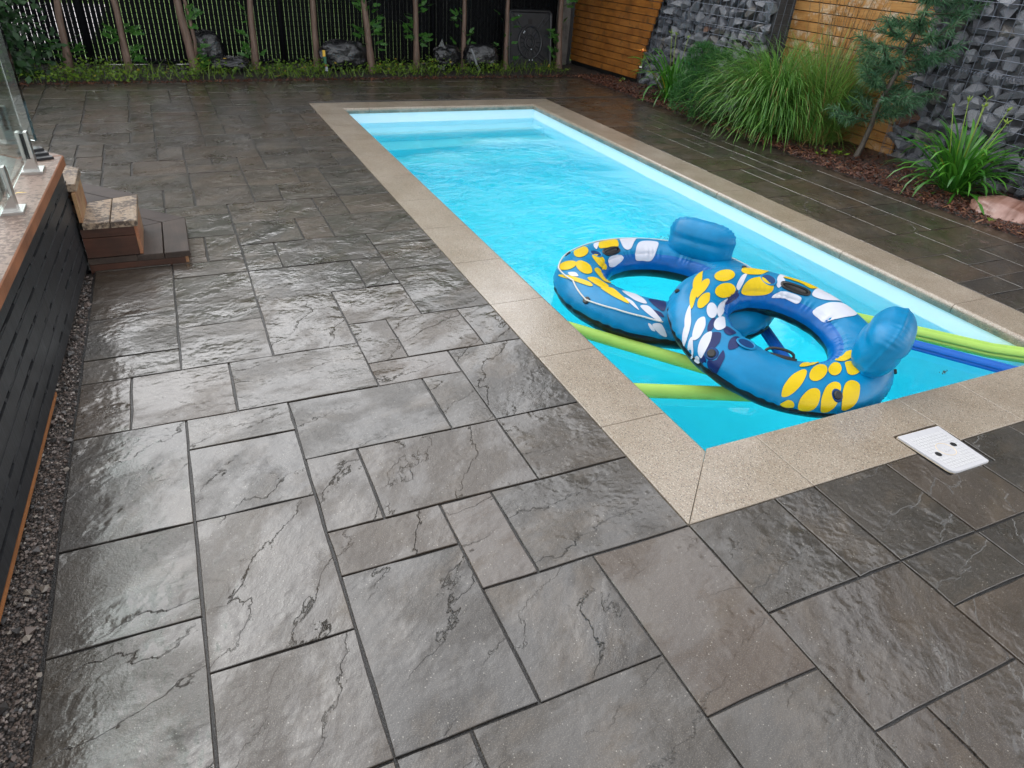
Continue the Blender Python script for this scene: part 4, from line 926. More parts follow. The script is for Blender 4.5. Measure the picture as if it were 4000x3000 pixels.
# ------------------------------------------------------------------ foliage helpers
def spray(mb, p, d, size, n=7, width=.35):
    """flat fan of scale leaves as on a white cedar"""
    d = d.normalized(); s_ = d.cross(rvec()).normalized(); nn = d.cross(s_)
    for k in range(n):
        t = (k+.5)/n; q = p + d*size*t*.9
        for sg in (-1, 1):
            ang = .75; l = size*width*(1-t*.55)*U(.7, 1.2)
            e = (d*math.cos(ang) + s_*sg*math.sin(ang) + nn*U(-.25, .25)).normalized()
            wv = (e.cross(nn)).normalized()*l*.24
            mb.t = R(); mb.add([q, q+e*l*.55+wv, q+e*l, q+e*l*.5-wv], [(0, 1, 2, 3)])
    mb.add([p, p+s_*.004, p+d*size, p+d*size-s_*.004], [(0, 1, 2, 3)])
def leaf_quad(mb, p, size, nrm=None):
    a = rvec(); b = (nrm if nrm else rvec()); s_ = a.cross(b)
    if s_.length < .05: return
    s_.normalize(); a = b.cross(s_).normalized()
    mb.add([p-a*size*.5, p+s_*size*.32, p+a*size*.5, p-s_*size*.32], [(0, 1, 2, 3)])
# crowns of the cedars, above the picture, shared by all of them
mb = MB()
for _ in range(2600):
    z = 1.36 + 1.75*R()**1.1; rr_ = .55*(1-((z-1.3)/1.95)**2.2)+.07
    a = U(0, 6.3); q = rr_*R()**.35; mb.t = R()
    leaf_quad(mb, Vector((q*math.cos(a), q*math.sin(a), z)), U(.10, .24))
crown_me = mb.mesh('crown', MT['cedar_leaf'])
def cedar(x, y, lean, r, seed, label, sprigs, fork=False):
    rs = random.Random(seed)
    t = thing('cedar_tree', label, 'tree', (x, y, 0), 0, 'cedars along the black fence')
    mb = MB(); mb.smooth = True; pts = []; k = 26
    for i in range(k):
        z = -.05 + 2.95*(i/(k-1))**1.15
        pts.append(Vector((lean*min(z, 1.6) + .018*noise.noise(Vector((z*2.5, seed, 0))), .015*noise.noise(Vector((z*2.5, seed, 5))), z)))
    rad_ = [r*(1.35 if i < 2 else 1.12 if i < 4 else 1)*(1-.75*(i/(k-1))) * (1+.12*noise.noise(Vector((i*1.7, seed, 9)))) for i in range(k)]
    mb.tube(pts, rad_, 10); mb.build('trunk', MT['cedar_bark'], t)
    if fork:
        mb = MB(); mb.smooth = True; mb.tube([(.0+lean*.1+.03, -.02, .10), (.045, -.02, .35), (.02, -.01, .7), (-.05, 0, 1.1), (-.1, 0, 2.2)], [.022, .020, .019, .017, .01], 8); mb.build('second_stem', MT['cedar_bark'], t)
    c = link('crown', crown_me, t); c.location = (lean*1.5, 0, 0); c.rotation_euler = (0, 0, rs.uniform(0, 6)); c.scale = (1, 1, rs.uniform(.92, 1.08))
    mb = MB()
    for z, sd_, n in sprigs:
        for _ in range(n):
            bp = Vector((lean*z, 0, z+U(-.07, .07))); ang = U(-.9, .9) + (math.pi if sd_ < 0 else 0) if sd_ else U(0, 6.3)
            d = Vector((math.cos(ang), math.sin(ang)*.8 - .25, U(-.15, .75))); l0 = U(.03, .15)
            spray(mb, bp + d.normalized()*l0, d + rvec()*.3, U(.07, .14), 9, .34)
        mb.t = .1; mb.tube([(lean*z, 0, z-.03), (lean*z+.10*(sd_ or .3), -.04, z+.03)], [.006, .002], 4)
    mb.build('foliage', MT['cedar_leaf'], t)
    return t
cedar(-2.30, 8.33, .10, .043, 1, 'reddish cedar trunk leftmost along the fence, green tufts at its foot', [(.18, 0, 12), (.32, -1, 6), (.25, 1, 6)])
cedar(-1.69, 8.40, -.01, .041, 2, 'cedar trunk with wide green sprays on both sides at mid height', [(.22, 1, 12), (.38, -1, 12), (.45, 1, 8), (.14, 1, 8)])
cedar(-.99, 8.42, -.085, .054, 3, 'thick leaning forked cedar trunk in front of the tall black bag', [(.20, 1, 12), (.10, 1, 10), (.55, 1, 7), (.65, 1, 5), (.30, 1, 5)], True)
cedar(-.29, 8.55, .04, .044, 4, 'straight cedar trunk right of the black bag with printed label', [(.20, -1, 9), (.35, -1, 7), (.10, 0, 6), (.62, -1, 3)])
cedar(.46, 8.55, .02, .044, 5, 'bare cedar trunk just left of the puffy flat black bag', [(.06, 0, 5)])
cedar(1.14, 8.36, -.095, .047, 6, 'leaning cedar trunk at the right end of the puffy flat black bag', [(.52, 1, 16), (.45, -1, 10), (.75, 0, 14), (.32, 0, 6), (.85, -1, 6)])
cedar(1.79, 8.55, 0, .044, 7, 'cedar trunk between the leaning cedar and the pair of crumpled black bags', [(.45, -1, 12), (.38, 1, 10), (.62, -1, 6), (.72, 1, 8)])
cedar(2.46, 8.52, 0, .036, 8, 'slim cedar trunk standing between the two crumpled black bags', [(.16, -1, 9), (.28, 0, 7), (.44, 0, 6), (.64, -1, 6)])
cedar(3.12, 8.55, -.02, .036, 9, 'slim cedar trunk just left of the square black parasol base', [(.20, 0, 5), (.36, 0, 6), (.62, 0, 5)])
cedar(4.02, 8.62, -.06, .046, 10, 'cedar trunk in front of the grey wooden post, in the corner', [(.18, -1, 9), (.40, -1, 9), (.55, 0, 5), (.85, 1, 4)])

# ------------------------------------------------------------------ weeds, shrub, bags, parasol base along the fence
mb = MB()
for _ in range(8000):
    x = U(-3.4, 4.0)
    k_ = .5+.5*noise.noise(Vector((x*1.7, 3, 0)))+.25*noise.noise(Vector((x*6, 8, 0)))
    if x > 3.0: k_ -= .25
    y = far_edge(x) + .05 + (.10 if x > -1 else 0) + U(0, .62)*R()**.5
    if R() > k_*1.25-.12: continue
    if any(a < x < b for a, b in ((-.95, -.35), (.52, 1.06), (2.0, 2.35), (2.5, 2.9))) and R() < .55: continue
    h = U(.01, .11)*(.5+k_)*(.6 + .8*min(1, (y-far_edge(x))/.3))
    yl = .5+.5*noise.noise(Vector((x*2.4, y*3, 11)))
    mb.t = min(.899, max(0, .15 + .75*R()*yl*1.3)) if R() < .97 else .95
    leaf_quad(mb, Vector((x, y, .02+h)), U(.022, .050), (Vector((0, -.25, 1))+rvec()*.6).normalized())
for _ in range(700):
    x = U(-3, 3.9); y = far_edge(x)+U(.1, .7); l = U(.08, .26); d = Vector((U(-.7, .7), U(-.7, .4), 1)).normalized(); p = Vector((x, y, .02)); mb.t = U(0, .9)
    mb.strip([p, p+d*l*.5, p+d*l*.8+Vector((d.x, d.y, -.2))*l*.3], [.006, .005, .001], Vector((1, 0, 0)))
mb.build('ground_weeds', MT['weed'], None, 'stuff')
sb = thing('leafy_shrub', 'dark broad leaved shrub behind the glass railing at the fence end', 'shrub', (-2.86, 8.05, 0))
mb = MB()
for _ in range(2000):
    p = Vector((random.gauss(0, .20), random.gauss(0, .16), U(.03, .95))); mb.t = R(); leaf_quad(mb, p, U(.045, .10), (Vector((.2, -.6, .7))+rvec()*.7).normalized())
mb.build('leaves', MT['shrub_leaf'], sb, 'stuff')
mb = MB()
for k in range(6): mb.tube([(U(-.05, .05), U(-.05, .05), -.02), (U(-.2, .2), U(-.1, .1), U(.6, .9))], [.012, .005], 5)
mb.build('stem', MT['cedar_bark'], sb)
def film_bag(label, loc, dims, rot, seed, corner=0.5, pinch=.0):
    t = thing('plastic_bag', label, 'bag', loc, rot, 'black bags along the fence')
    n1, n2 = 64, 40; mb = MB(); mb.smooth = True; vs = []
    for i in range(n1):
        a = 2*math.pi*i/n1
        for j in range(n2+1):
            b = -math.pi/2+math.pi*j/n2
            pw = lambda c, e: math.copysign(abs(c)**e, c)
            p = Vector((pw(math.cos(a), corner)*pw(math.cos(b), .7), pw(math.sin(a), corner)*pw(math.cos(b), .7), pw(math.sin(b), .8)))
            nz = noise.noise(Vector((p.x*2.2+seed, p.y*2.2, p.z*2.2)))*.15 + noise.noise(Vector((p.x*6, p.y*6+seed, p.z*6)))*.035
            cr = abs(noise.noise(Vector((p.x*9+seed, p.z*4, p.y*9))))*.035
            p = p*(1+nz-cr); p.z *= 1-pinch*max(0, p.x)
            vs.append(Vector((p.x*dims[0]*.5, p.z*dims[1]*.5, max(-.03, (p.y+1)*dims[2]*.5))))
    mb.add(vs, [(i*(n2+1)+j, ((i+1) % n1)*(n2+1)+j, ((i+1) % n1)*(n2+1)+j+1, i*(n2+1)+j+1) for i in range(n1) for j in range(n2)])
    o = mb.build('bag_body', MT['bag'], t); o.data.flip_normals(); return t
t = film_bag('tall slumped black bag with a coloured label behind the forked cedar', (-.84, 8.56, .03), (.42, .26, .42), .15, 3, .8)
m2 = film_bag('flat lying printed soil bag at the foot of the tall slumped bag', (-.60, 8.36, .05), (.44, .28, .15), -.1, 21, .6)
mb = MB(); mb.prism([(.045*math.cos(2*math.pi*i/14), .030*math.sin(2*math.pi*i/14)) for i in range(14)], 0, .002, Matrix.Translation((-.04, -.10, .115)) @ Matrix.Rotation(.9, 4, 'X')); mb.build('round_label', MT['label_y'], m2)
mb = MB(); mb.box((-.05, -.02, 0), (.06, .02, .002), Matrix.Translation((.07, -.105, .10)) @ Matrix.Rotation(1.0, 4, 'X')); mb.build('green_label', MT['label_g'], m2)
mb = MB(); mb.box((-.02, -.015, 0), (.02, .015, .002), Matrix.Translation((.14, -.095, .10)) @ Matrix.Rotation(1.0, 4, 'X')); mb.build('red_label', MT['label_r'], m2)
t = film_bag('wide puffy black bag leaning between two cedars, printed edge on its left', (.80, 8.42, .04), (.62, .24, .34), .05, 8, .62, .2)
for k, (mt, z0_, z1_) in enumerate((('label_y', .17, .24), ('label_g', .08, .165), ('label_r', .055, .077), ('label_w', .0, .052))):
    mb = MB(); mb.box((-.30+.03*(.2-z1_)*3, -.10, z0_), (-.268+.03*(.2-z1_)*3, -.085, z1_)); mb.build('printed_edge', MT[mt], t)
t = film_bag('crumpled black bag with a pointed top, left of the slim cedar', (2.20, 8.48, .04), (.40, .24, .30), .2, 14, .75)
mb = MB(); mb.add([(-.17, -.06, .02), (-.10, -.11, .0), (-.05, -.09, .22), (-.10, -.04, .38), (-.15, -.02, .25), (-.06, .02, .24)], [(0, 1, 2, 4), (4, 2, 3), (2, 5, 3), (5, 4, 3)]); mb.build('bag_top', MT['bag'], t)
t = film_bag('crumpled black bag with a grey seam, right of the slim cedar', (2.68, 8.42, .04), (.48, .26, .33), -.1, 29, .7)
mb = MB(); mb.tube([(-.17, -.10, .27), (-.13, -.13, .18), (-.10, -.14, .09), (-.05, -.14, .01)], [.014, .016, .016, .02], 6); mb.build('seam_strip', MT['bag_edge'], t)

pb = thing('parasol_base', 'square black plastic parasol base stood on edge against the fence', 'parasol base', (3.56, 8.66, 0))
pb.rotation_euler = (math.radians(-8), 0, math.radians(2))
w2, hh = .36, .78
mb = MB(); Mx = Matrix.Rotation(math.pi/2, 4, 'X')
mb.prism(rounded([(-w2, 0), (w2, 0), (w2, hh), (-w2, hh)], [.07]*4, 6), -.08, .0, Mx, inset=.02); o = mb.build('tray', MT['black'], pb)
def rimtube(rect, r, y, nm):
    mb = MB(); mb.smooth = True; p = rounded(rect, [.06]*4, 6); p.append(p[0]); p.append(p[1]); mb.tube([(a, y, b) for a, b in p], r, 8, False); mb.build(nm, MT['black'], pb)
rimtube([(-w2+.02, .02), (w2-.02, .02), (w2-.02, hh-.02), (-w2+.02, hh-.02)], .022, -.008, 'rim')
ctr = (0, .36)
for rd_, tr in ((.185, .016), (.085, .009), (.05, .008)):
    mb = MB(); mb.smooth = True; mb.tube([(ctr[0]+rd_*math.cos(t), -.012, ctr[1]+rd_*1.15*math.sin(t)) for t in [2*math.pi*i/32 for i in range(33)]], tr, 8, False); mb.build('ring_rib', MT['black'], pb)
for i in range(16):
    t = 2*math.pi*i/16; mb = MB(); mb.tube([(ctr[0]+.09*math.cos(t), -.006, ctr[1]+.10*math.sin(t)), (ctr[0]+.18*math.cos(t), -.006, ctr[1]+.205*math.sin(t))], .006, 4); mb.build('spoke', MT['black'], pb)
for sx, sz in ((-1, -1), (1, -1), (-1, 1), (1, 1)):
    for off in (-.03, .03):
        mb = MB(); mb.tube([(sx*(.13+off*.5), -.004, ctr[1]+sz*(.16-off*.5)), (sx*(w2-.05+off*.5), -.004, (hh-.06 if sz > 0 else .06)-sz*off)], .009, 6); mb.build('diagonal_rib', MT['black'], pb)
    mb = MB(); mb.box((sx*.245-.03, -.004, (.61 if sz > 0 else .10)-.03), (sx*.245+.03, -.0015, (.61 if sz > 0 else .10)+.03)); mb.build('recess_shade', MT['dark'], pb)  # dark plate on the tray in place of a shaded recess
mb = MB(); mb.box((-.035, -.004, .60), (.035, -.0015, .66)); mb.build('recess_shade', MT['dark'], pb)  # upper middle plate, recess shade painted the same way
for x, z in ((-.10, .50), (-.115, .485), (.01, .27), (-.02, .13), (.03, .13), (-.2, .70)):
    mb = MB(); mb.prism([(x+.009*math.cos(2*math.pi*i/8), z+.011*math.sin(2*math.pi*i/8)) for i in range(8)], .029, .031, Mx); mb.build('droplet', MT['label_w'], pb)

# ------------------------------------------------------------------ cedar clad panels and gabions on the right
def clad(label, p0, p1, zb, zt, ph, mat, seed, cut=0.0):
    p0, p1 = Vector(p0), Vector(p1); d = p1-p0; ln = d.length
    t = thing('clad_panel', label, 'wood panel', (p0.x, p0.y, 0), math.atan2(-d.x, d.y), 'cedar clad panels between the stone cages')
    rs = random.Random(seed); n = int((zt-zb)/ph)
    for i in range(n):
        z = zb + i*ph; mb = MB(); dx = rs.uniform(-.0012, .0012)
        e_ = .004
        vs = []
        le = ln if not cut else ln; ls = cut*(-1)*(z-zb) if cut else 0
        for y in (ls, le): vs += [(0+dx, y, z+.004), (-.0+dx, y, z+.004), (-.012+dx, y, z+e_), (-.012+dx, y, z+ph-.010), (-.004+dx, y, z+ph-.0045), (.012, y, z+ph-.0045), (.012, y, z+.004)]
        k = 7; mb.add(vs, [tuple(range(k)), tuple(range(2*k-1, k-1, -1))] + [(i_, k+i_, k+(i_+1) % k, (i_+1) % k) for i_ in range(k)])
        o = mb.build('plank', MT[mat], t)
    mb = MB(); mb.box((.0122, .002, zb-.06), (.03, ln-.002, zt)); mb.build('backing', MT['dark'], t)
    for y in (.30, ln*.5, ln-.06):
        mb = MB(); mb.box((.031, y-.04, -.1), (.11, y+.04, zt)); mb.build('post', MT['post_wood'], t)
    return t
clad('orange brown clad panel in the far corner beside the fence', (4.56, 7.36), (4.455, 9.06), .085, 1.62, .0865, 'cladding', 3, .33)
clad('weathered pale clad panel behind the young pine and tall grass', (5.005, 3.46), (5.04, 5.32), .03, 1.66, .092, 'cladding_pale', 5)

# a dozen angular rocks, shared by every stone in the cages
rocks = []
for k in range(16):
    bm = bmesh.new(); rs = random.Random(100+k)
    for _ in range(15):
        v = Vector((rs.gauss(0, 1), rs.gauss(0, 1), rs.gauss(0, 1))).normalized()*rs.uniform(.78, 1.05)
        bm.verts.new((v.x*.9, v.y, v.z*rs.uniform(.72, .9)))
    ret = bmesh.ops.convex_hull(bm, input=bm.verts[:])
    bmesh.ops.delete(bm, geom=list({v for v in ret['geom_interior'] if isinstance(v, bmesh.types.BMVert)}), context='VERTS')
    me = bpy.data.meshes.new('stone'); bm.to_mesh(me); bm.free(); me.materials.append(MT['stone']); rocks.append(me)
def gabion(label, p0, p1, height, batter, sw_, sh_, seed):
    p0, p1 = Vector(p0), Vector(p1); d = p1-p0; ln = d.length
    t = thing('gabion_wall', label, 'gabion', (p0.x, p0.y, 0), math.atan2(-d.x, d.y), 'stone cages along the right side')
    # the front face is local -x and the wall runs along +y
    ba = math.atan(batter); Bm = Matrix.Rotation(ba, 4, 'Y')
    rs = random.Random(seed); cnt = 0; z = sh_*.45; row = 0
    while z < height and cnt < 300:
        y = -sw_*.1 + (row % 2)*sw_*.4
        while y < ln + sw_*.2 and cnt < 300:
            w_ = sw_*rs.uniform(.7, 1.35)
            o = link('stone', rocks[rs.randrange(16)], t); s_ = w_*.68
            q = Bm @ Vector((.058 + rs.uniform(-.012, .022), min(max(y + w_*.5, w_*.5), ln-w_*.42), z + rs.uniform(-.015, .015)))
            o.location = q; o.scale = (s_*rs.uniform(.75, 1.0), s_*rs.uniform(.9, 1.1), sh_*.74*rs.uniform(.85, 1.2))
            o.rotation_euler = (rs.uniform(-.6, .6), rs.uniform(-.5, .5), rs.choice((0, math.pi))+rs.uniform(-.5, .5)); cnt += 1; y += w_
        z += sh_*.93; row += 1
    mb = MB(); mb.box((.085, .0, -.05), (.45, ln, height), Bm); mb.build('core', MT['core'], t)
    mb = MB(); k = int(ln/.098)
    for i in range(k+1):
        y = ln*i/k; mb.tube([Bm @ Vector((-.034, y, -.05)), Bm @ Vector((-.034, y, height))], .0027, 4, False)
    for i in range(int(height/.098)+1):
        mb.tube([Bm @ Vector((-.038, -.0, .01+i*.098)), Bm @ Vector((-.038, ln, .01+i*.098))], .0027, 4, False)
    for yy in (0, ln):
        for i in range(5): mb.tube([Bm @ Vector((-.012+i*.1, yy, -.05)), Bm @ Vector((-.012+i*.1, yy, height))], .0022, 4, False)
        for i in range(int(height/.098)+1): mb.tube([Bm @ Vector((-.012, yy, .01+i*.098)), Bm @ Vector((.4, yy, .01+i*.098))], .0022, 4, False)
    mb.build('wire_mesh', MT['wire'], t, 'stuff')
    for hz in (.865,):
        mb = MB(); n = int(ln/.028)
        mb.tube([Bm @ Vector((-.038+.013*math.cos(i*math.pi/2), ln*i/(4*n), hz+.013*math.sin(i*math.pi/2))) for i in range(4*n+1)], .0034, 3, False); mb.build('spiral_binder', MT['wire'], t)
    for yy in (.0, ln*.62):
        mb = MB(); n = int(height/.03)
        mb.tube([Bm @ Vector((-.038+.012*math.cos(i*math.pi/2), yy+.011*math.sin(i*math.pi/2), height*i/(4*n))) for i in range(4*n+1)], .0034, 3, False); mb.build('spiral_binder', MT['wire'], t)
    return t
gabion('leaning cage of grey stones between the two wood panels', (4.66, 5.22), (4.62, 7.40), 1.5, .04, .135, .118, 4)
gabion('wire cage of grey stones behind the large daylily, nearest the camera', (4.945, .85), (4.945, 3.52), 1.55, .0, .150, .122, 9)

# ------------------------------------------------------------------ plants in the mulch bed
def blades(mb, n, base_r, lmin, lmax, spread, droop, wid, segs=6, upright=.0, tint=None, zb=.02, dirbias=None):
    for _ in range(n):
        a = U(0, 6.283); rr_ = base_r*R()**.6; p = Vector((rr_*math.cos(a), rr_*math.sin(a), zb))
        a2 = a + random.gauss(0, .5); out = Vector((math.cos(a2), math.sin(a2), 0))
        if dirbias: out = (out + Vector(dirbias)*R()).normalized()
        l = U(lmin, lmax); el = math.pi/2 - abs(random.gauss(0, spread)) - .04; dr = droop*U(.5, 1.3)
        pts = [p.copy()]; q = p.copy(); e = el
        for i in range(segs):
            q = q + (out*math.cos(e) + Vector((0, 0, 1))*math.sin(e))*l/segs
            e -= dr*(.25+1.6*(i/segs)**1.4)/segs*2.2; q.z = max(q.z, .012); pts.append(q.copy())
        w0 = wid*U(.7, 1.2); ws = [w0*.7, w0] + [w0*(1-.15*i/segs) for i in range(1, segs-1)] + [w0*.12]
        mb.t = tint() if tint else R()
        mb.strip(pts, ws[:segs+1], Vector((-out.y, out.x, 0)) + Vector((0, 0, U(-.3, .3))))
dlt = lambda: R()*.9 if R() < .96 else .95
# large fountain grass
t = thing('ornamental_grass', 'large arching green fountain grass clump in the bed', 'ornamental grass', (4.50, 4.60, 0))
mb = MB()
blades(mb, 2700, .25, .70, 1.16, .36, 1.40, .0066, 8, tint=lambda: R()*.9 if R() < .955 else .95)
blades(mb, 800, .28, .40, .72, .72, 1.5, .0065, 7, tint=lambda: R()*.9 if R() < .90 else .95)
mb.build('blades', MT['grass'], t, 'stuff')
# feather reed grass
t = thing('feather_grass', 'tall upright feather grass with brown plumes before the pale panel', 'ornamental grass', (4.66, 4.16, 0))
mb = MB(); blades(mb, 1000, .24, .5, 1.15, .20, .75, .006, 6, tint=lambda: R()*.9 if R() < .90 else .95); blades(mb, 350, .26, .3, .6, .8, 1.1, .005, 5, tint=lambda: R()*.9 if R() < .72 else .95); mb.build('blades', MT['feather'], t, 'stuff')
mb = MB()
for _ in range(46):
    a = U(0, 6.3); p = Vector((.24*R()*math.cos(a), .22*R()*math.sin(a), .05)); tip = p + Vector((random.gauss(0, .20), random.gauss(0, .20), U(1.05, 1.55))); mid = p.lerp(tip, .6)+Vector((0, 0, .05)); mb.t = R()
    mb.tube([p, mid, tip], [.0022, .0018, .0012], 3, False)
    for k in range(18):
        f = .74+.26*k/18; q = p.lerp(tip, f); d = ((tip-p).normalized()*1.2+rvec()*.5).normalized(); mb.t = R(); l = U(.015, .035)*(1.25-(f-.74)*3)
        mb.strip([q, q+d*l*.5, q+d*l], [.002, .006, .001], rvec())
mb.build('plume', MT['plume'], t, 'stuff')
# daylilies
def lily(label, loc, n, size, flowers, seed):
    random.seed(seed)
    t = thing('daylily', label, 'daylily', loc, 0, 'daylilies in the mulch bed')
    mb = MB(); mb.smooth = True
    blades(mb, n, .10*size, .50*size, .92*size, .55, 1.15, .021, 8, tint=lambda: R()*.9 if R() < .985 else .95); blades(mb, n//3, .12*size, .3*size, .6*size, .95, 1.2, .015, 7, tint=lambda: R()*.9 if R() < .96 else .95)
    mb.build('leaves', MT['lily'], t, 'stuff')
    for k, (dx, dy, h, kind) in enumerate(flowers):
        mb = MB(); mb.smooth = True; mb.tube([(dx*.2, dy*.2, .02), (dx*.65, dy*.65, h*.6), (dx, dy, h)], [.005, .004, .003], 5); st_ = mb.build('stalk', MT['bud'], t)
        if kind == 'bud':
            mb = MB(); mb.smooth = True
            for _ in range(4):
                d = (Vector((U(-.7, .7), U(-.7, .7), U(.1, 1)))).normalized(); b = Vector((dx, dy, h)); l = U(.025, .05); mb.tube([b, b+d*l*.5, b+d*l], [.003, .006, .002], 5)
            mb.build('bud', MT['bud'], st_)
        else:
            mb = MB()
            for q in range(6):
                a = q*math.pi/3; d = Vector((math.cos(a)*.9-.15, math.sin(a)*.9-.5, .12)).normalized(); b = Vector((dx, dy, h)); mb.m = 0
                mb.strip([b, b+d*.035+Vector((0, 0, .012)), b+d*.07], [.008, .022, .004], d.cross(Vector((0, 0, 1))).normalized())
            mb.m = 1; mb.tube([Vector((dx, dy, h-.01)), Vector((dx-.01, dy-.03, h+.008))], [.006, .012], 6)
            mb.build('flower', [MT['flower'], MT['flower_red']], st_)
    return t
lily('daylily with one orange flower at the foot of the leaning stone cage', (4.38, 6.28, .02), 120, .86, [(-.34, .26, .52, 'flower'), (-.10, .05, .74, 'bud'), (.02, .12, .72, 'bud'), (.10, -.02, .70, 'bud')], 31)
lily('larger daylily with budding stalks beside the pink boulder', (4.50, 2.42, .02), 190, .78, [(-.12, .08, .70, 'bud'), (-.04, .0, .68, 'bud'), (.05, .05, .72, 'bud'), (.12, -.10, .66, 'bud'), (.0, -.2, .60, 'bud'), (-.1, .2, .64, 'bud')], 44)
random.seed(99)
# dwarf pine
t = thing('dwarf_pine', 'dense rounded dwarf pine left of the arching grass', 'dwarf pine', (4.08, 5.36, 0))
lobes = [((0, 0, .26), .26), ((-.06, -.20, .17), .19), ((.07, .18, .38), .24), ((.16, .0, .48), .22), ((-.10, .05, .20), .20), ((.12, .22, .58), .17)]
mb = MB()
for c, rr_ in lobes:
    mb.smooth = False
    for _ in range(900):
        v = rvec(); v.z = v.z if v.z > -.7 else -v.z; f = U(.72, 1.06); p = Vector(c)+v*rr_*f
        if p.z < .015: continue
        d0 = (v + Vector((0, 0, .45)) + rvec()*.35).normalized(); mb.t = min(1, max(0, R()*.6 + (f-.72)))
        for _k in range(4):
            d = (d0 + rvec()*.55).normalized(); l = U(.025, .050); s_ = d.cross(rvec()).normalized()*.0030
            mb.add([p-s_, p+s_, p+d*l], [(0, 1, 2)])
mb.build('needles', MT['mugo'], t, 'stuff')
mb = MB(); mb.smooth = True
for c, rr_ in lobes: mb.tube([(0, 0, -.02), tuple(Vector(c)*.6), c], [.02, .012, .006], 5)
mb.build('stem', MT['pine_bark'], t)
# young pine
def pine(label, loc, trunk, branches, seed):
    random.seed(seed)
    t = thing('young_pine', label, 'pine tree', loc)
    mb = MB(); mb.smooth = True
    pts = []; rr_ = []
    for (a, ra), (b, rb) in zip(trunk, trunk[1:]):
        for i in range(6): f = i/6; pts.append(Vector(a).lerp(Vector(b), f)); rr_.append(ra+(rb-ra)*f)
    pts.append(Vector(trunk[-1][0])); rr_.append(trunk[-1][1])
    pts = [p + Vector((noise.noise(Vector((p.z*4, seed, 0))), noise.noise(Vector((p.z*4, seed, 9))), 0))*.012 for p in pts]
    mb.tube(pts, rr_, 9); mb.build('trunk', MT['pine_bark'], t)
    def at(z):
        for p, q in zip(pts, pts[1:]):
            if p.z <= z <= q.z: return p.lerp(q, (z-p.z)/(q.z-p.z))
        return pts[-1]
    br = MB(); br.smooth = True; nd = MB()
    def tuft(p, d, n, l0, bright):
        for _ in range(n):
            f = R(); q = p - d*f*.10
            e = (d*U(.35, 1.1) + rvec()*.85).normalized(); l = l0*U(.7, 1.15); s_ = e.cross(rvec()).normalized()*.0029
            g = q + e*l*.55; h = q + e*l + Vector((0, 0, -l*.18))
            nd.t = (.93 if bright and R() < .6 else R()*.88); nd.add([q-s_, q+s_, g+s_*.8, h, g-s_*.8], [(0, 1, 2, 3, 4)])
    for z, az, l, rise in branches:
        b = at(z); d = Vector((math.cos(az), math.sin(az), rise)).normalized(); e = b + d*l*.7 + Vector((0, 0, .03)); tip = b + d*l + Vector((0, 0, .09*l/.4))
        br.tube([b, e, tip], [.010, .006, .003], 5)
        k = max(3, int(l/.055))
        for i in range(k):
            f = (i+1)/k; p = b.lerp(e, f/.7) if f < .7 else e.lerp(tip, (f-.7)/.3); tuft(p, (d+Vector((0, 0, .25))).normalized(), 36 if f > .3 else 14, .10, f > .95 and R() < .45)
        for sg in (-1, 1):
            if l > .22:
                sd_ = Vector((math.cos(az+sg*.8), math.sin(az+sg*.8), rise+.1)).normalized(); p0 = b + d*l*.45; p1 = p0+sd_*l*.45; br.tube([p0, p1], [.005, .002], 4); tuft(p1, sd_, 50, .085, R() < .35); tuft(p0.lerp(p1, .5), sd_, 30, .08, False)
    br.build('branch', MT['pine_bark'], t); nd.build('needles', MT['pine'], t, 'stuff'); return t
B_ = []
rs = random.Random(3)
for z, n, l in ((.40, 4, .40), (.58, 5, .42), (.78, 5, .44), (.98, 4, .42), (1.16, 4, .40), (1.34, 4, .36), (1.5, 4, .3)):
    a0 = rs.uniform(0, 6)
    for i in range(n): B_.append((z+rs.uniform(-.07, .07), a0 + i*6.283/n + rs.uniform(-.35, .35), l*rs.uniform(.6, 1.1), rs.uniform(-.12, .4)))
pine('young blue green pine with a crooked trunk before the pale wood panel', (4.56, 3.50, .02), [((0, 0, -.05), .036), ((.03, -.01, .12), .026), ((.06, -.02, .30), .024), ((.05, -.03, .50), .022), ((.12, -.05, .75), .020), ((.12, -.06, .95), .018), ((.18, -.08, 1.2), .014), ((.2, -.08, 1.6), .008)], B_, 12)
B2 = [(z, math.pi*.72 + random.uniform(-.5, .5), .42, .15) for z in (.45, .6, .75)] + [(z, U(0, 6.3), .35, .2) for z in (.6, .8, 1.0)]
pine('second pine reaching into the right edge of the bed with one branch tip', (4.72, 1.18, .02), [((0, 0, -.05), .03), ((0, 0, .6), .02), ((.02, 0, 1.2), .01)], B2, 17)
random.seed(5)
# boulder
mb = MB(); mb.smooth = True; n1, n2 = 60, 30; vs = []
for i in range(n1):
    a = 2*math.pi*i/n1
    for j in range(n2+1):
        b = -math.pi/2+math.pi*j/n2; p = Vector((math.cos(a)*math.cos(b), math.sin(a)*math.cos(b), math.sin(b)))
        k_ = 1+.16*noise.noise(p*1.6+Vector((4, 0, 0)))+.05*noise.noise(p*5)
        rib = .05*math.sin(p.y*16+p.x*9)*max(0, -p.y+.2)
        p = p*(k_+rib); vs.append(Vector((p.x*.23, p.y*.33, p.z*.11)))
mb.add(vs, [(i*(n2+1)+j, ((i+1) % n1)*(n2+1)+j, ((i+1) % n1)*(n2+1)+j+1, i*(n2+1)+j+1) for i in range(n1) for j in range(n2)])
o = mb.build('boulder', MT['boulder']); o.location = (4.40, 1.80, .02); o.rotation_euler = (.1, -.12, .2); tag(o, 'smooth pink ribbed boulder half sunk in red mulch', 'boulder')
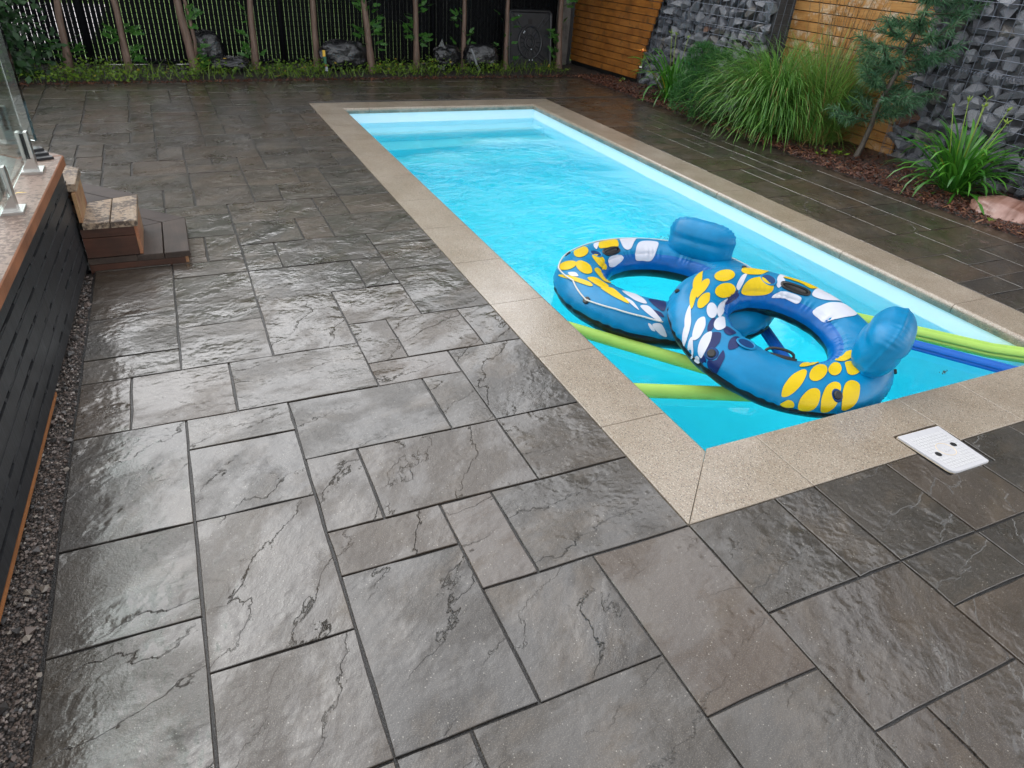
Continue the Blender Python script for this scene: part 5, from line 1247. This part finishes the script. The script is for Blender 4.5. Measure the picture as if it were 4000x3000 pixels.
# seedlings in the mulch
def seedling(label, x, y, n, sz):
    mb = MB()
    for _ in range(n): mb.t = U(.3, .85); leaf_quad(mb, Vector((random.gauss(0, sz*.6), random.gauss(0, sz*.6), U(.01, sz))), sz*U(.5, .9), (Vector((0, -.2, 1))+rvec()*.5).normalized())
    t = thing('weed', label, 'weed', (x, y, .03), 0, 'small weeds in the red mulch'); mb.build('leaves', MT['weed'], t, 'stuff')
    mb = MB(); mb.tube([(0, 0, -.02), (0, 0, sz*.8)], .002, 4); mb.build('stem', MT['weed'], t); return t
seedling('small weed between the pine and the paving', 4.28, 3.66, 16, .05); seedling('small weed just left of the pine trunk', 4.42, 3.57, 22, .06)
seedling('tiny weed in the mulch before the boulder', 4.06, 1.78, 12, .03); seedling('tiny weed at the right end of the mulch bed', 4.10, 1.42, 12, .035)
seedling('small weed at the foot of the orange brown panel', 4.40, 7.45, 10, .06)

# ------------------------------------------------------------------ unseen trees added beyond the walls for their dark reflections
mb = MB()
for _ in range(2600):
    v = rvec()*R()**.4; mb.t = R(); p = Vector((v.x*2.3, v.y*2.3, 5.6+v.z*3.0)); p += Vector((noise.noise(p*.6), noise.noise(p*.6+Vector((9, 0, 0))), 0))*.6; leaf_quad(mb, p, U(.25, .55))
big_me = mb.mesh('crown', MT['crown'])
mb = MB(); mb.smooth = True; mb.tube([(0, 0, -.1), (.05, 0, 2.2), (0, .05, 5.5)], [.20, .15, .06], 8); bt_me = mb.mesh('trunk', MT['cedar_bark'])
for x, y, s_, lb in ((8.4, 1.2, .86, 'unseen leafy tree added behind the nearer stone cage to darken the paving reflection'), (8.8, 5.0, .92, 'unseen leafy tree added behind the wood panels to darken the paving reflection'), (7.2, 9.6, 1.05, 'unseen leafy tree added behind the fence corner to darken the paving reflection')):
    t = thing('reflection_tree', lb, 'tree', (x, y, 0), U(0, 6), 'tall trees added beyond the walls for their reflections'); t.scale = (s_, s_, s_); link('crown', big_me, t); link('trunk', bt_me, t)  # put in to block sky from the paving reflections on the right

mb = MB()
for _ in range(9000):
    x = U(-26, 18); top = 2.4+.8*noise.noise(Vector((x*.35, 2, 0)))+.4*noise.noise(Vector((x*1.3, 6, 0)))
    z = U(.3, top); y = 25 + random.gauss(0, .8) - .3*math.sin(x*1.7); mb.t = R(); leaf_quad(mb, Vector((x, y, z)), U(.35, .75), (Vector((0, -.7, .5))+rvec()*.8).normalized())
o = mb.build('screen_treeline', MT['crown'], None, 'stuff'); tag(o, 'unseen treeline added beyond the lawn to hide bright sky behind the fence gaps', 'trees')  # added to dim the sky mirrored in the far paving through fence gaps
